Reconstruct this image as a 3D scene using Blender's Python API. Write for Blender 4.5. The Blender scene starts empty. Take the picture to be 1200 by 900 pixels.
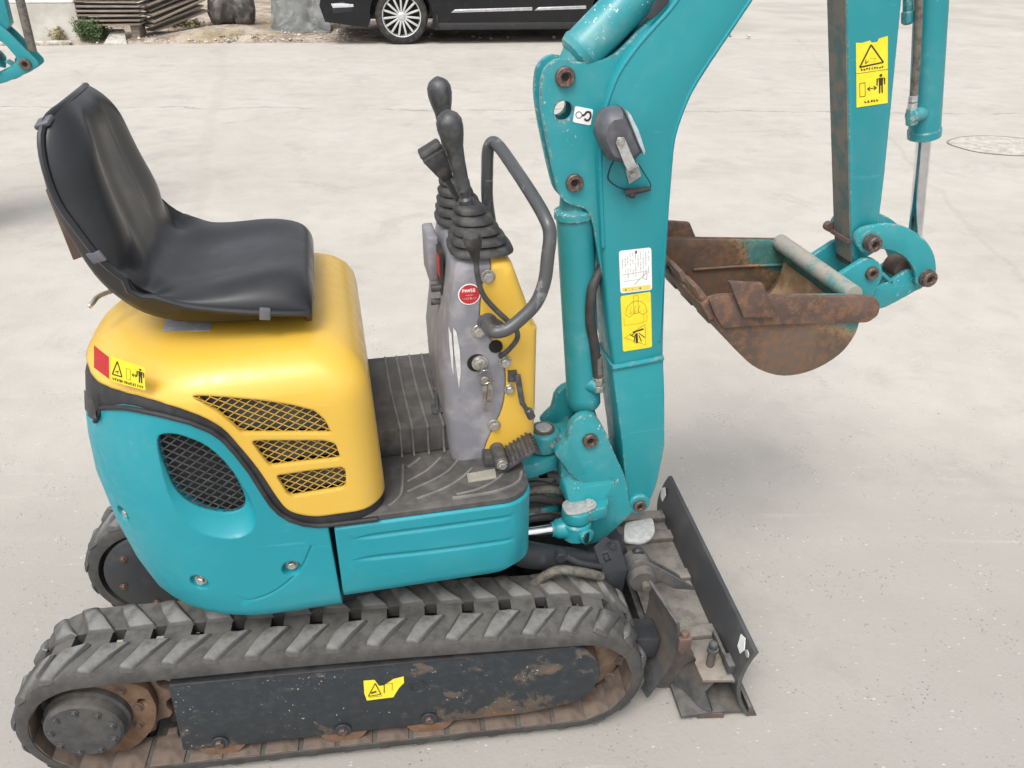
import bpy, bmesh, math, random
from mathutils import Vector, Matrix, noise
from mathutils.geometry import tessellate_polygon
R = math.radians
random.seed(7)
scn = bpy.context.scene
COL = scn.collection

# ------------------------------------------------------------------ camera
F_PX, PITCH, ROLL, CAMH = 950.0, R(30.5), R(0.4), 1.5
_F = Vector((0, math.cos(PITCH), -math.sin(PITCH)))
_U = Vector((0, math.sin(PITCH), math.cos(PITCH)))
_R = Vector((1, 0, 0))
CR = _R * math.cos(ROLL) + _U * math.sin(ROLL)
CU = _U * math.cos(ROLL) - _R * math.sin(ROLL)
CF = _F
CC = Vector((0, 0, CAMH))
cam = bpy.data.cameras.new('camera')
cam.sensor_width = 36; cam.lens = F_PX / 1200 * 36
cam.clip_start = 0.05; cam.clip_end = 3000
camo = bpy.data.objects.new('camera', cam); COL.objects.link(camo)
mw = Matrix((( CR.x, CU.x, -CF.x, CC.x), (CR.y, CU.y, -CF.y, CC.y), (CR.z, CU.z, -CF.z, CC.z), (0, 0, 0, 1)))
camo.matrix_world = mw
scn.camera = camo

# ------------------------------------------------------------------ light: overcast day
w = bpy.data.worlds.new('World'); scn.world = w; w.use_nodes = True
nt = w.node_tree
sky = nt.nodes.new('ShaderNodeTexSky'); sky.sky_type = 'NISHITA'; sky.sun_disc = False
SUN_EL, SUN_AZ = 58, 200
sky.sun_elevation = R(SUN_EL); sky.sun_rotation = R(SUN_AZ)
sky.air_density = 1.0; sky.dust_density = 5.0; sky.ozone_density = 1.0
hsv = nt.nodes.new('ShaderNodeHueSaturation'); hsv.inputs['Saturation'].default_value = 0.22
nt.links.new(sky.outputs[0], hsv.inputs['Color'])
nt.links.new(hsv.outputs[0], nt.nodes['Background'].inputs[0])
nt.nodes['Background'].inputs[1].default_value = 0.15
sun = bpy.data.lights.new('sun', 'SUN'); sun.energy = 0.9; sun.angle = R(22); sun.color = (1, 0.965, 0.91)
suno = bpy.data.objects.new('sun', sun); COL.objects.link(suno)
sd = Vector((math.sin(R(SUN_AZ)) * math.cos(R(SUN_EL)), math.cos(R(SUN_AZ)) * math.cos(R(SUN_EL)), math.sin(R(SUN_EL))))
suno.rotation_euler = sd.to_track_quat('Z', 'Y').to_euler()
vs = scn.view_settings
vs.view_transform = 'Standard'; vs.look = 'None'; vs.gamma = 1; vs.use_curve_mapping = False
vs.exposure = 0.55

# ------------------------------------------------------------------ frames (metres; the machine stands where the photo shows it)
def ray(px, py):
    return (CF * F_PX + CR * (px - 600) - CU * (py - 450)).normalized()
class Frame:
    def __init__(s, O, yaw):
        s.M = Matrix.Translation(O) @ Matrix.Rotation(R(yaw), 4, 'Z'); s.I = s.M.inverted()
    def hit(s, px, py, k, c):
        C = s.I @ CC; d = s.I.to_3x3() @ ray(px, py)
        t = (c - C[k]) / d[k]
        return C + d * t
O = Vector((-0.35722875, 1.33438817, 0))
H = Frame(O, 12.5)        # upper structure, slewed five degrees
T = Frame(O, 7.5)         # undercarriage
W = Frame(Vector((0, 0, 0)), 0)
def pxo(pts, y, fr=H):    # side outline (x, z) on the plane y
    return [(p.x, p.z) for p in (fr.hit(a, b, 1, y) for a, b in pts)]

# ------------------------------------------------------------------ materials
MAT = {}
def nodes_mat(name):
    m = bpy.data.materials.new(name); m.use_nodes = True
    MAT[name] = m
    return m, m.node_tree, m.node_tree.nodes['Principled BSDF']
def N(nt, typ, **kw):
    n = nt.nodes.new(typ)
    for k, v in kw.items(): setattr(n, k, v)
    return n
def mixc(nt, fac, a, b):
    m = N(nt, 'ShaderNodeMix', data_type='RGBA')
    for sock, val in ((m.inputs[0], fac), (m.inputs[6], a), (m.inputs[7], b)):
        if hasattr(val, 'links'): nt.links.new(val, sock)
        else: sock.default_value = val if isinstance(val, (int, float)) else (*val, 1) if len(val) == 3 else val
    return m.outputs[2]
def ramp(nt, src, p0, p1, v0=0.0, v1=1.0):
    r = N(nt, 'ShaderNodeMapRange'); r.interpolation_type = 'SMOOTHSTEP'
    nt.links.new(src, r.inputs[0])
    for i, v in zip((1, 2, 3, 4), (p0, p1, v0, v1)): r.inputs[i].default_value = v
    return r.outputs[0]
def tex(nt, scale, detail=4, rough=0.55, coord='Object', stretch=None, dist=0.0):
    tc = N(nt, 'ShaderNodeTexCoord'); n = N(nt, 'ShaderNodeTexNoise')
    n.inputs['Scale'].default_value = scale; n.inputs['Detail'].default_value = detail
    n.inputs['Roughness'].default_value = rough; n.inputs['Distortion'].default_value = dist
    src = tc.outputs[coord]
    if stretch:
        mp = N(nt, 'ShaderNodeMapping'); mp.inputs['Scale'].default_value = stretch
        nt.links.new(src, mp.inputs[0]); src = mp.outputs[0]
    nt.links.new(src, n.inputs['Vector'])
    return n.outputs[0]
def math_n(nt, op, a, b=None, clamp=False):
    m = N(nt, 'ShaderNodeMath', operation=op, use_clamp=clamp)
    for s, v in zip(m.inputs, (a, b)):
        if v is None: continue
        if hasattr(v, 'links'): nt.links.new(v, s)
        else: s.default_value = v
    return m.outputs[0]
def bump(nt, b, h, dist=0.001, strength=0.5, bev=0.0):
    bn = N(nt, 'ShaderNodeBump'); bn.inputs['Distance'].default_value = dist; bn.inputs['Strength'].default_value = strength
    nt.links.new(h, bn.inputs['Height'])
    if bev:
        bv = N(nt, 'ShaderNodeBevel', samples=4); bv.inputs[0].default_value = bev
        nt.links.new(bv.outputs[0], bn.inputs['Normal'])
    nt.links.new(bn.outputs[0], b.inputs['Normal'])

def paint(name, col, dirtcol=(0.33, 0.29, 0.24), rough=0.38, dirt=0.25, chips=0.0, chipcol=(0.75, 0.72, 0.66), bev=0.003, coat=0.25, fade=None, edge=0.0):
    m, nt, b = nodes_mat(name)
    n1 = tex(nt, 5, 5, 0.6); n2 = tex(nt, 45, 3, 0.6); n3 = tex(nt, 140, 2, 0.7)
    c = mixc(nt, ramp(nt, n1, 0.35, 0.75, 0, 0.35), col, fade or tuple(min(1, x * 1.18 + 0.012) for x in col))
    d = math_n(nt, 'MULTIPLY', ramp(nt, n1, 0.48, 0.75), ramp(nt, n2, 0.4, 0.7, 0.25, 1.0))
    c = mixc(nt, math_n(nt, 'MULTIPLY', d, dirt), c, dirtcol)
    if chips:
        ch = math_n(nt, 'MULTIPLY', ramp(nt, n3, 0.66, 0.69), ramp(nt, tex(nt, 9, 2), 0.62 - chips, 0.72 - chips))
        c = mixc(nt, ch, c, chipcol)
    # fine scratches
    sc = tex(nt, 60, 3, 0.7, stretch=(0.12, 1.0, 1.6), dist=0.6)
    c = mixc(nt, math_n(nt, 'MULTIPLY', ramp(nt, sc, 0.665, 0.70), 0.22), c, tuple(min(0.8, x * 1.3 + 0.10) for x in col))
    if edge:
        bv = N(nt, 'ShaderNodeBevel', samples=4); bv.inputs[0].default_value = 0.007
        ge = N(nt, 'ShaderNodeNewGeometry'); dt = N(nt, 'ShaderNodeVectorMath', operation='DOT_PRODUCT')
        nt.links.new(bv.outputs[0], dt.inputs[0]); nt.links.new(ge.outputs['Normal'], dt.inputs[1])
        em = math_n(nt, 'MULTIPLY', ramp(nt, dt.outputs['Value'], 0.99, 0.92), ramp(nt, n2, 0.44, 0.56))
        c = mixc(nt, math_n(nt, 'MULTIPLY', em, edge), c, mixc(nt, ramp(nt, n3, 0.45, 0.6), (0.13, 0.085, 0.06), (0.50, 0.50, 0.44)))
    nt.links.new(c, b.inputs['Base Color'])
    nt.links.new(ramp(nt, n2, 0.3, 0.75, rough - 0.06, rough + 0.16), b.inputs['Roughness'])
    b.inputs['Coat Weight'].default_value = coat; b.inputs['Coat Roughness'].default_value = 0.22
    bump(nt, b, n2, 0.0004, 0.35, bev)
    return m
def plain(name, col, rough=0.6, metal=0.0, var=0.25, sc=30, bmp=0.0006, other=None, lo=0.4, hi=0.7, bev=0.0, spec=0.5, coord='Object', stretch=None, det=4):
    m, nt, b = nodes_mat(name)
    n = tex(nt, sc, det, 0.6, coord, stretch)
    o = other or tuple(min(1, x * (1 + var) + 0.01) for x in col)
    nt.links.new(mixc(nt, ramp(nt, n, lo, hi), col, o), b.inputs['Base Color'])
    nt.links.new(ramp(nt, n, 0.3, 0.7, max(0.05, rough - 0.07), min(1, rough + 0.1)), b.inputs['Roughness'])
    b.inputs['Metallic'].default_value = metal
    b.inputs['Specular IOR Level'].default_value = spec
    if bmp: bump(nt, b, n, bmp, 0.6, bev)
    return m

paint('teal_paint', (0.012, 0.250, 0.285), rough=0.42, dirt=0.12, chips=0.0, bev=0.004, edge=0.45)
paint('teal_cylinder_paint', (0.012, 0.232, 0.265), rough=0.45, dirt=0.30, chips=0.08, edge=0.6, bev=0.002, dirtcol=(0.45, 0.52, 0.47))
paint('teal_casting_paint', (0.014, 0.265, 0.30), rough=0.45, dirt=0.34, chips=0.04, bev=0.003, dirtcol=(0.30, 0.40, 0.37), edge=0.9)
paint('teal_panel_paint', (0.008, 0.255, 0.308), rough=0.44, dirt=0.10, bev=0.005, coat=0.0)
paint('yellow_paint', (0.68, 0.425, 0.055), rough=0.36, dirt=0.09, bev=0.006, coat=0.35, fade=(0.70, 0.45, 0.07))
plain('black_rubber_seal_and_shade', (0.018, 0.018, 0.02), 0.55, var=0.4, bev=0.003)
plain('dark_core', (0.012, 0.012, 0.012), 0.8)
plain('seat_vinyl', (0.019, 0.020, 0.023), 0.34, other=(0.030, 0.031, 0.034), sc=9, bmp=0.0003, lo=0.4, hi=0.8)
plain('seat_shell', (0.016, 0.015, 0.015), 0.5, other=(0.06, 0.045, 0.035), sc=14, lo=0.55, hi=0.8)
plain('clip_grey', (0.095, 0.10, 0.112), 0.4)
plain('label_silver', (0.50, 0.50, 0.53), 0.35, 0.2, sc=60)
plain('mat_rubber', (0.058, 0.056, 0.055), 0.62, other=(0.105, 0.10, 0.094), sc=30, lo=0.38, hi=0.72, bmp=0.0008)
plain('mat_rib', (0.13, 0.125, 0.118), 0.6, other=(0.19, 0.18, 0.165), sc=30, lo=0.4, hi=0.65)
plain('pad_dust', (0.26, 0.25, 0.21), 0.8, sc=50)
plain('soil', (0.22, 0.14, 0.075), 0.9, sc=18, other=(0.36, 0.25, 0.15), bmp=0.003)
plain('console_grey', (0.20, 0.20, 0.225), 0.55, other=(0.30, 0.29, 0.30), sc=22, lo=0.42, hi=0.7, bev=0.006)
plain('worn_patch', (0.56, 0.545, 0.53), 0.6, sc=60)
plain('lever_grey', (0.045, 0.047, 0.052), 0.42, other=(0.09, 0.09, 0.09), sc=60)
plain('bar_grey', (0.085, 0.088, 0.092), 0.34, other=(0.20, 0.20, 0.20), sc=40, lo=0.6, hi=0.68, metal=0.2)
plain('boot_rubber', (0.030, 0.029, 0.029), 0.6, other=(0.07, 0.068, 0.065), sc=50)
plain('steel', (0.42, 0.40, 0.37), 0.36, 0.9, sc=90, other=(0.24, 0.20, 0.16))
plain('zinc', (0.55, 0.54, 0.50), 0.4, 0.75, sc=120, other=(0.30, 0.28, 0.24))
plain('chrome', (0.66, 0.66, 0.68), 0.11, 1.0, sc=20, bmp=0)
plain('dull_pin', (0.11, 0.09, 0.085), 0.5, 0.55, sc=160, other=(0.28, 0.16, 0.11))
plain('black_hole', (0.006, 0.006, 0.006), 0.9)
plain('washer_grey', (0.36, 0.37, 0.37), 0.55, 0.2, sc=90, other=(0.5, 0.49, 0.46))
plain('dark_frame_paint', (0.030, 0.033, 0.038), 0.45, sc=20, other=(0.075, 0.078, 0.08), lo=0.5, hi=0.9, bev=0.003)
plain('hose', (0.035, 0.033, 0.033), 0.6, sc=60)
plain('hose_dusty', (0.16, 0.145, 0.12), 0.75, sc=80, other=(0.07, 0.065, 0.06))
plain('wire_blue', (0.008, 0.03, 0.05), 0.5)
plain('lamp_housing', (0.09, 0.092, 0.105), 0.45, sc=50)
plain('lamp_lens', (0.38, 0.44, 0.45), 0.25, sc=50, bmp=0)
plain('sticker_yellow', (0.83, 0.68, 0.03), 0.45, sc=60, var=0.08, bmp=0)
plain('sticker_pale', (0.80, 0.62, 0.12), 0.45, sc=60, var=0.08, bmp=0)
plain('sticker_white', (0.80, 0.80, 0.80), 0.45, sc=60, var=0.05, bmp=0)
plain('sticker_red', (0.48, 0.022, 0.025), 0.45, sc=60, var=0.1, bmp=0)
plain('ink', (0.03, 0.022, 0.015), 0.6, bmp=0)
plain('ink_grey', (0.30, 0.30, 0.31), 0.6, bmp=0)
plain('ink_brown', (0.32, 0.25, 0.02), 0.6, bmp=0)

# dusty rubber: pale dust lies on faces that look up
def dusty(name, base, dust, amount=0.8, scn_=35, rough=0.85, metal=0.0, rustc=None, lo=0.25, hi=0.95):
    m, nt, b = nodes_mat(name)
    g = N(nt, 'ShaderNodeNewGeometry'); sx = N(nt, 'ShaderNodeSeparateXYZ'); nt.links.new(g.outputs['Normal'], sx.inputs[0])
    up = ramp(nt, sx.outputs[2], lo, hi)
    n1 = tex(nt, scn_, 5, 0.65); n2 = tex(nt, 7, 4, 0.6)
    c = mixc(nt, ramp(nt, n1, 0.35, 0.7, 0, 0.5), base, tuple(x * 2.0 + 0.01 for x in base))
    if rustc:
        c = mixc(nt, math_n(nt, 'MULTIPLY', ramp(nt, n2, 0.47, 0.60), ramp(nt, n1, 0.35, 0.6, 0.3, 1)), c, rustc)
    f = math_n(nt, 'MULTIPLY', math_n(nt, 'MULTIPLY', up, ramp(nt, n1, 0.30, 0.62, 0.35, 1.0)), ramp(nt, tex(nt, 13, 4, 0.7), 0.30, 0.62, 0.55, 1.0))
    f = math_n(nt, 'ADD', math_n(nt, 'MULTIPLY', f, amount), ramp(nt, n2, 0.45, 0.75, 0.0, 0.25), True)
    nt.links.new(mixc(nt, f, c, dust), b.inputs['Base Color'])
    b.inputs['Roughness'].default_value = rough; b.inputs['Metallic'].default_value = metal
    bump(nt, b, n1, 0.0015, 0.7)
    return m
dusty('track_rubber', (0.040, 0.038, 0.036), (0.15, 0.142, 0.13), 0.6)
dusty('lug_rubber', (0.050, 0.049, 0.047), (0.205, 0.198, 0.187), 1.0, lo=0.72, hi=0.97)
dusty('track_inner', (0.08, 0.058, 0.045), (0.19, 0.145, 0.115), 0.6)
dusty('rusty_roller', (0.13, 0.075, 0.045), (0.26, 0.18, 0.13), 0.5, rustc=(0.20, 0.09, 0.05))
dusty('sprocket_mud', (0.16, 0.105, 0.075), (0.27, 0.20, 0.15), 0.5)
dusty('motor_cover', (0.045, 0.045, 0.046), (0.17, 0.15, 0.125), 0.6)
dusty('blade_dusty', (0.11, 0.10, 0.088), (0.29, 0.268, 0.235), 0.85, rustc=(0.20, 0.13, 0.09))
dusty('blade_dark', (0.050, 0.052, 0.055), (0.19, 0.178, 0.16), 0.6, rustc=(0.095, 0.075, 0.060))
plain('blade_plate', (0.052, 0.054, 0.058), 0.5, sc=9, other=(0.085, 0.085, 0.085), bev=0.003)
dusty('rust', (0.09, 0.06, 0.048), (0.19, 0.145, 0.12), 0.5, rustc=(0.14, 0.08, 0.055))
def frame_rust():
    m, nt, b = nodes_mat('track_frame_paint')
    n1 = tex(nt, 15, 7, 0.66, dist=0.3); n2 = tex(nt, 60, 3, 0.6); n3 = tex(nt, 170, 2, 0.5)
    tc = N(nt, 'ShaderNodeTexCoord'); sx = N(nt, 'ShaderNodeSeparateXYZ'); nt.links.new(tc.outputs['Object'], sx.inputs[0])
    gx = ramp(nt, sx.outputs[0], -0.05, 0.45, 0.0, 0.13)
    gz = ramp(nt, sx.outputs[2], 0.13, 0.06, 0.0, 0.10)
    s = math_n(nt, 'ADD', math_n(nt, 'ADD', n1, gx), gz)
    c = mixc(nt, ramp(nt, n2, 0.4, 0.8, 0, 0.6), (0.020, 0.026, 0.032), (0.045, 0.05, 0.052))
    c = mixc(nt, math_n(nt, 'MULTIPLY', ramp(nt, s, 0.63, 0.70), 0.75), c, (0.12, 0.092, 0.07))
    c = mixc(nt, ramp(nt, s, 0.73, 0.80), c, (0.15, 0.09, 0.058))
    c = mixc(nt, math_n(nt, 'MULTIPLY', ramp(nt, n3, 0.70, 0.73), ramp(nt, n1, 0.45, 0.6)), c, (0.5, 0.48, 0.43))
    nt.links.new(c, b.inputs['Base Color']); b.inputs['Roughness'].default_value = 0.5
    bump(nt, b, s, 0.002, 0.5, 0.003)
frame_rust()
def bucket_mat(name, base, tealamt):
    m, nt, b = nodes_mat(name)
    tc = N(nt, 'ShaderNodeTexCoord'); sx = N(nt, 'ShaderNodeSeparateXYZ'); nt.links.new(tc.outputs['Object'], sx.inputs[0])
    n1 = tex(nt, 9, 5, 0.6); n2 = tex(nt, 60, 4, 0.65); n3 = tex(nt, 150, 2, 0.7)
    # paint is left where soil does not rub: high up towards the hinge
    s = math_n(nt, 'ADD', math_n(nt, 'ADD', math_n(nt, 'MULTIPLY', ramp(nt, sx.outputs[0], 0.80, 1.02), 0.5), math_n(nt, 'MULTIPLY', ramp(nt, sx.outputs[2], 0.72, 0.88), 0.5)), math_n(nt, 'MULTIPLY', n1, 0.5))
    c = mixc(nt, ramp(nt, n1, 0.35, 0.65), base, tuple(x * 1.5 for x in base))
    c = mixc(nt, ramp(nt, n2, 0.44, 0.64, 0, 0.75), c, (0.22, 0.11, 0.060))
    edge = ramp(nt, s, 1.02 - tealamt, 1.10 - tealamt)
    rim = math_n(nt, 'MULTIPLY', ramp(nt, s, 0.90 - tealamt, 1.06 - tealamt), ramp(nt, n3, 0.42, 0.5))
    c = mixc(nt, math_n(nt, 'MULTIPLY', rim, 0.7), c, (0.36, 0.21, 0.10))
    c = mixc(nt, math_n(nt, 'MULTIPLY', edge, 0.85), c, mixc(nt, ramp(nt, n2, 0.4, 0.65), (0.03, 0.20, 0.20), (0.10, 0.25, 0.20)))
    nt.links.new(c, b.inputs['Base Color']); b.inputs['Roughness'].default_value = 0.6
    bump(nt, b, n2, 0.0012, 0.6, 0.002)
bucket_mat('bucket_steel', (0.095, 0.068, 0.050), 0.09)
bucket_mat('bucket_edge_steel', (0.088, 0.058, 0.046), -0.6)
def tube_mat():
    m, nt, b = nodes_mat('worn_tube_paint')
    n1 = tex(nt, 16, 5, 0.6); n2 = tex(nt, 90, 3, 0.7)
    c = mixc(nt, ramp(nt, n1, 0.30, 0.50), (0.07, 0.27, 0.26), (0.33, 0.31, 0.27))
    c = mixc(nt, ramp(nt, n2, 0.58, 0.68, 0, 0.7), c, (0.22, 0.16, 0.11))
    nt.links.new(c, b.inputs['Base Color']); b.inputs['Roughness'].default_value = 0.7
    bump(nt, b, n2, 0.001, 0.6)
tube_mat()
plain('arm_worn_face', (0.07, 0.13, 0.13), 0.65, sc=26, other=(0.19, 0.17, 0.14), lo=0.38, hi=0.62, bmp=0.001)

# ------------------------------------------------------------------ mesh helpers
class MB:
    def __init__(s): s.v = []; s.f = []; s.mi = []; s.cm = 0
    def add(s, vs, fs):
        o = len(s.v); s.v += [tuple(v) for v in vs]; s.f += [tuple(i + o for i in f) for f in fs]; s.mi += [s.cm] * len(fs)
    def box(s, c, d, M=None):
        x, y, z = (k / 2 for k in d); c = Vector(c)
        vs = [Vector((a * x, b * y, e * z)) for a in (-1, 1) for b in (-1, 1) for e in (-1, 1)]
        if M is not None: vs = [M @ q for q in vs]
        s.add([q + c for q in vs], [(0, 1, 3, 2), (4, 6, 7, 5), (0, 4, 5, 1), (2, 3, 7, 6), (0, 2, 6, 4), (1, 5, 7, 3)])
    def prism(s, poly, a, b, k=1, holes=()):
        """poly in the two other axes, extruded along axis k from a to b"""
        def P(p, c):
            return (c, p[0], p[1]) if k == 0 else (p[0], c, p[1]) if k == 1 else (p[0], p[1], c)
        loops = [list(poly)] + [list(h) for h in holes]
        flat = [p for l in loops for p in l]; n = len(flat)
        vs = [P(p, a) for p in flat] + [P(p, b) for p in flat]
        fs = []
        if not holes:
            fs += [tuple(range(n)), tuple(range(n + n - 1, n - 1, -1))]
        else:
            tr = tessellate_polygon([[Vector((p[0], p[1], 0)) for p in l] for l in loops])
            for t in tr: fs += [tuple(t), tuple(i + n for i in reversed(t))]
        o = 0
        for l in loops:
            m = len(l)
            for i in range(m):
                j = (i + 1) % m; fs.append((o + i, o + j, n + o + j, n + o + i))
            o += m
        s.add(vs, fs)
    def rings(s, rings, closed=True, cap=True):
        n = len(rings[0]); vs = [p for r in rings for p in r]; fs = []
        for i in range(len(rings) - 1):
            for j in range(n if closed else n - 1):
                k = (j + 1) % n
                fs.append((i * n + j, i * n + k, (i + 1) * n + k, (i + 1) * n + j))
        if cap and closed:
            fs.append(tuple(range(n - 1, -1, -1))); fs.append(tuple((len(rings) - 1) * n + j for j in range(n)))
        s.add(vs, fs)
    def lathe(s, a, b, prof, n=20, cap=True):
        """prof: list of (t along a->b in metres, radius)"""
        a = Vector(a); d = (Vector(b) - a).normalized()
        u = d.orthogonal().normalized(); v = d.cross(u)
        s.rings([[a + d * t + (u * math.cos(q) + v * math.sin(q)) * max(r, 1e-5) for q in (2 * math.pi * i / n for i in range(n))] for t, r in prof], cap=cap)
    def cyl(s, a, b, r, n=20, ch=0.0):
        L = (Vector(b) - Vector(a)).length
        p = [(0, r - ch), (ch, r), (L - ch, r), (L, r - ch)] if ch else [(0, r), (L, r)]
        s.lathe(a, b, p, n)
    def tube(s, pts, r, n=10, cr=6):
        pts = [Vector(p) for p in pts]
        if cr: pts, rs = catmull(pts, cr, r if isinstance(r, (list, tuple)) else None)
        else: rs = r if isinstance(r, (list, tuple)) else None
        if rs is None: rs = [r] * len(pts)
        t0 = (pts[1] - pts[0]).normalized(); u = t0.orthogonal().normalized(); rg = []
        for i, p in enumerate(pts):
            t = (pts[min(i + 1, len(pts) - 1)] - pts[max(i - 1, 0)]).normalized()
            u = (u - t * u.dot(t)).normalized(); v = t.cross(u)
            rg.append([p + (u * math.cos(q) + v * math.sin(q)) * rs[i] for q in (2 * math.pi * k / n for k in range(n))])
        s.rings(rg)
    def ball(s, c, r, n=14, sc=(1, 1, 1)):
        c = Vector(c); m = n // 2; rg = []
        for i in range(m + 1):
            a = -math.pi / 2 + math.pi * i / m; rr = max(math.cos(a), 0.002)
            rg.append([c + Vector((rr * math.cos(q) * r * sc[0], rr * math.sin(q) * r * sc[1], math.sin(a) * r * sc[2])) for q in (2 * math.pi * k / n for k in range(n))])
        s.rings(rg)
    def mesh(s, name, bevel=0.0, seg=2, ang=32, mats=(), fixn=True, sub=0, bangle=30):
        bm = bmesh.new()
        vv = [bm.verts.new(v) for v in s.v]
        for f, mi in zip(s.f, s.mi):
            try: bf = bm.faces.new([vv[i] for i in f]); bf.material_index = mi
            except ValueError: pass
        if fixn: bmesh.ops.recalc_face_normals(bm, faces=bm.faces)
        if bevel:
            es = [e for e in bm.edges if len(e.link_faces) == 2 and e.calc_face_angle(0) > R(bangle)]
            if es: bmesh.ops.bevel(bm, geom=es, offset=bevel, segments=seg, affect='EDGES', profile=0.5, clamp_overlap=True)
        me = bpy.data.meshes.new(name); bm.to_mesh(me); bm.free()
        for f in me.polygons: f.use_smooth = True
        me.set_sharp_from_angle(angle=R(ang))
        for m in mats: me.materials.append(MAT[m])
        return me
def catmull(P, n, rs=None):
    out = []; ro = [] if rs else None
    for i in range(len(P) - 1):
        p0 = P[i - 1] if i else P[0] * 2 - P[1]; p1, p2 = P[i], P[i + 1]
        p3 = P[i + 2] if i + 2 < len(P) else P[-1] * 2 - P[-2]
        for k in range(n):
            t = k / n
            out.append(0.5 * ((2 * p1) + (-p0 + p2) * t + (2 * p0 - 5 * p1 + 4 * p2 - p3) * t * t + (-p0 + 3 * p1 - 3 * p2 + p3) * t ** 3))
            if rs: ro.append(rs[i] * (1 - t) + rs[i + 1] * t)
    out.append(P[-1]); 
    if rs: ro.append(rs[-1])
    return out, ro
def smooth(pts, n=4):           # closed catmull-rom in 2-D
    P = [Vector((p[0], p[1], 0)) for p in pts]; m = len(P); out = []
    for i in range(m):
        p0, p1, p2, p3 = P[i - 1], P[i], P[(i + 1) % m], P[(i + 2) % m]
        for k in range(n):
            t = k / n; q = 0.5 * ((2 * p1) + (-p0 + p2) * t + (2 * p0 - 5 * p1 + 4 * p2 - p3) * t * t + (-p0 + 3 * p1 - 3 * p2 + p3) * t ** 3)
            out.append((q.x, q.y))
    return out
def smooth_open(pts, n=4):
    P = [Vector((p[0], p[1], 0)) for p in pts]; o, _ = catmull(P, n); return [(q.x, q.y) for q in o]
def rnd(pts, r, n=4):           # polygon with filleted corners
    m = len(pts); out = []
    rr = r if isinstance(r, (list, tuple)) else [r] * m
    for i in range(m):
        a, b, c = (Vector(pts[i - 1]), Vector(pts[i]), Vector(pts[(i + 1) % m]))
        u = (a - b); v = (c - b); lu, lv = u.length, v.length
        d = min(rr[i], lu * 0.45, lv * 0.45)
        if d <= 1e-6: out.append(tuple(b)); continue
        p = b + u / lu * d; q = b + v / lv * d
        for k in range(n + 1):
            t = k / n; out.append(tuple(p * (1 - t) ** 2 + b * 2 * t * (1 - t) + q * t * t))
    return out
def circ(c, r, n=20): return [(c[0] + r * math.cos(2 * math.pi * i / n), c[1] + r * math.sin(2 * math.pi * i / n)) for i in range(n)]

def boolean(me, cutter, op='DIFFERENCE'):
    a = bpy.data.objects.new('tmp_a', me); b = bpy.data.objects.new('tmp_b', cutter)
    COL.objects.link(a); COL.objects.link(b)
    md = a.modifiers.new('b', 'BOOLEAN'); md.operation = op; md.object = b; md.solver = 'EXACT'
    dg = bpy.context.evaluated_depsgraph_get(); dg.update()
    r = bpy.data.meshes.new_from_object(a.evaluated_get(dg), preserve_all_data_layers=True, depsgraph=dg)
    bpy.data.objects.remove(a); bpy.data.objects.remove(b)
    return r
def finish(me, mats, ang=32):
    for f in me.polygons: f.use_smooth = True
    me.set_sharp_from_angle(angle=R(ang))
    me.materials.clear()
    for m in mats: me.materials.append(MAT[m])
    return me
def subsurf(me, lv=1):
    a = bpy.data.objects.new('tmp_a', me); COL.objects.link(a)
    md = a.modifiers.new('s', 'SUBSURF'); md.levels = lv; md.render_levels = lv
    dg = bpy.context.evaluated_depsgraph_get(); dg.update()
    r = bpy.data.meshes.new_from_object(a.evaluated_get(dg), preserve_all_data_layers=True, depsgraph=dg)
    bpy.data.objects.remove(a)
    for f in r.polygons: f.use_smooth = True
    return r

# ------------------------------------------------------------------ object helpers
def root(name, label, cat, M=None, group=None):
    o = bpy.data.objects.new(name, None); COL.objects.link(o)
    if M is not None: o.matrix_world = M
    o['label'] = label; o['category'] = cat
    if group: o['group'] = group
    return o
def link(name, me, parent=None, M=None, label=None):
    o = bpy.data.objects.new(name, me); COL.objects.link(o)
    if parent: o.parent = parent
    if M is not None: o.matrix_local = M
    if label: o['label'] = label
    return o
EX = root('mini_excavator', 'teal and yellow mini excavator with black vinyl seat and rusty bucket in the foreground', 'mini excavator', T.M)
HM = T.M.inverted() @ H.M            # upper-structure frame seen from the root
def hp(name, mb, mat, label=None, **kw):       # a part built in upper-structure coordinates
    me = mb if isinstance(mb, bpy.types.Mesh) else mb.mesh(name, mats=[mat] if isinstance(mat, str) else mat, **kw)
    return link(name, me, EX, HM, label)
def tp(name, mb, mat, label=None, **kw):       # a part in undercarriage coordinates
    me = mb if isinstance(mb, bpy.types.Mesh) else mb.mesh(name, mats=[mat] if isinstance(mat, str) else mat, **kw)
    return link(name, me, EX, None, label)
def sub(name, mb, mat, parent, label=None, M=None, **kw):
    me = mb if isinstance(mb, bpy.types.Mesh) else mb.mesh(name, mats=[mat] if isinstance(mat, str) else mat, **kw)
    return link(name, me, parent, M, label)
_bolt = {}
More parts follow.
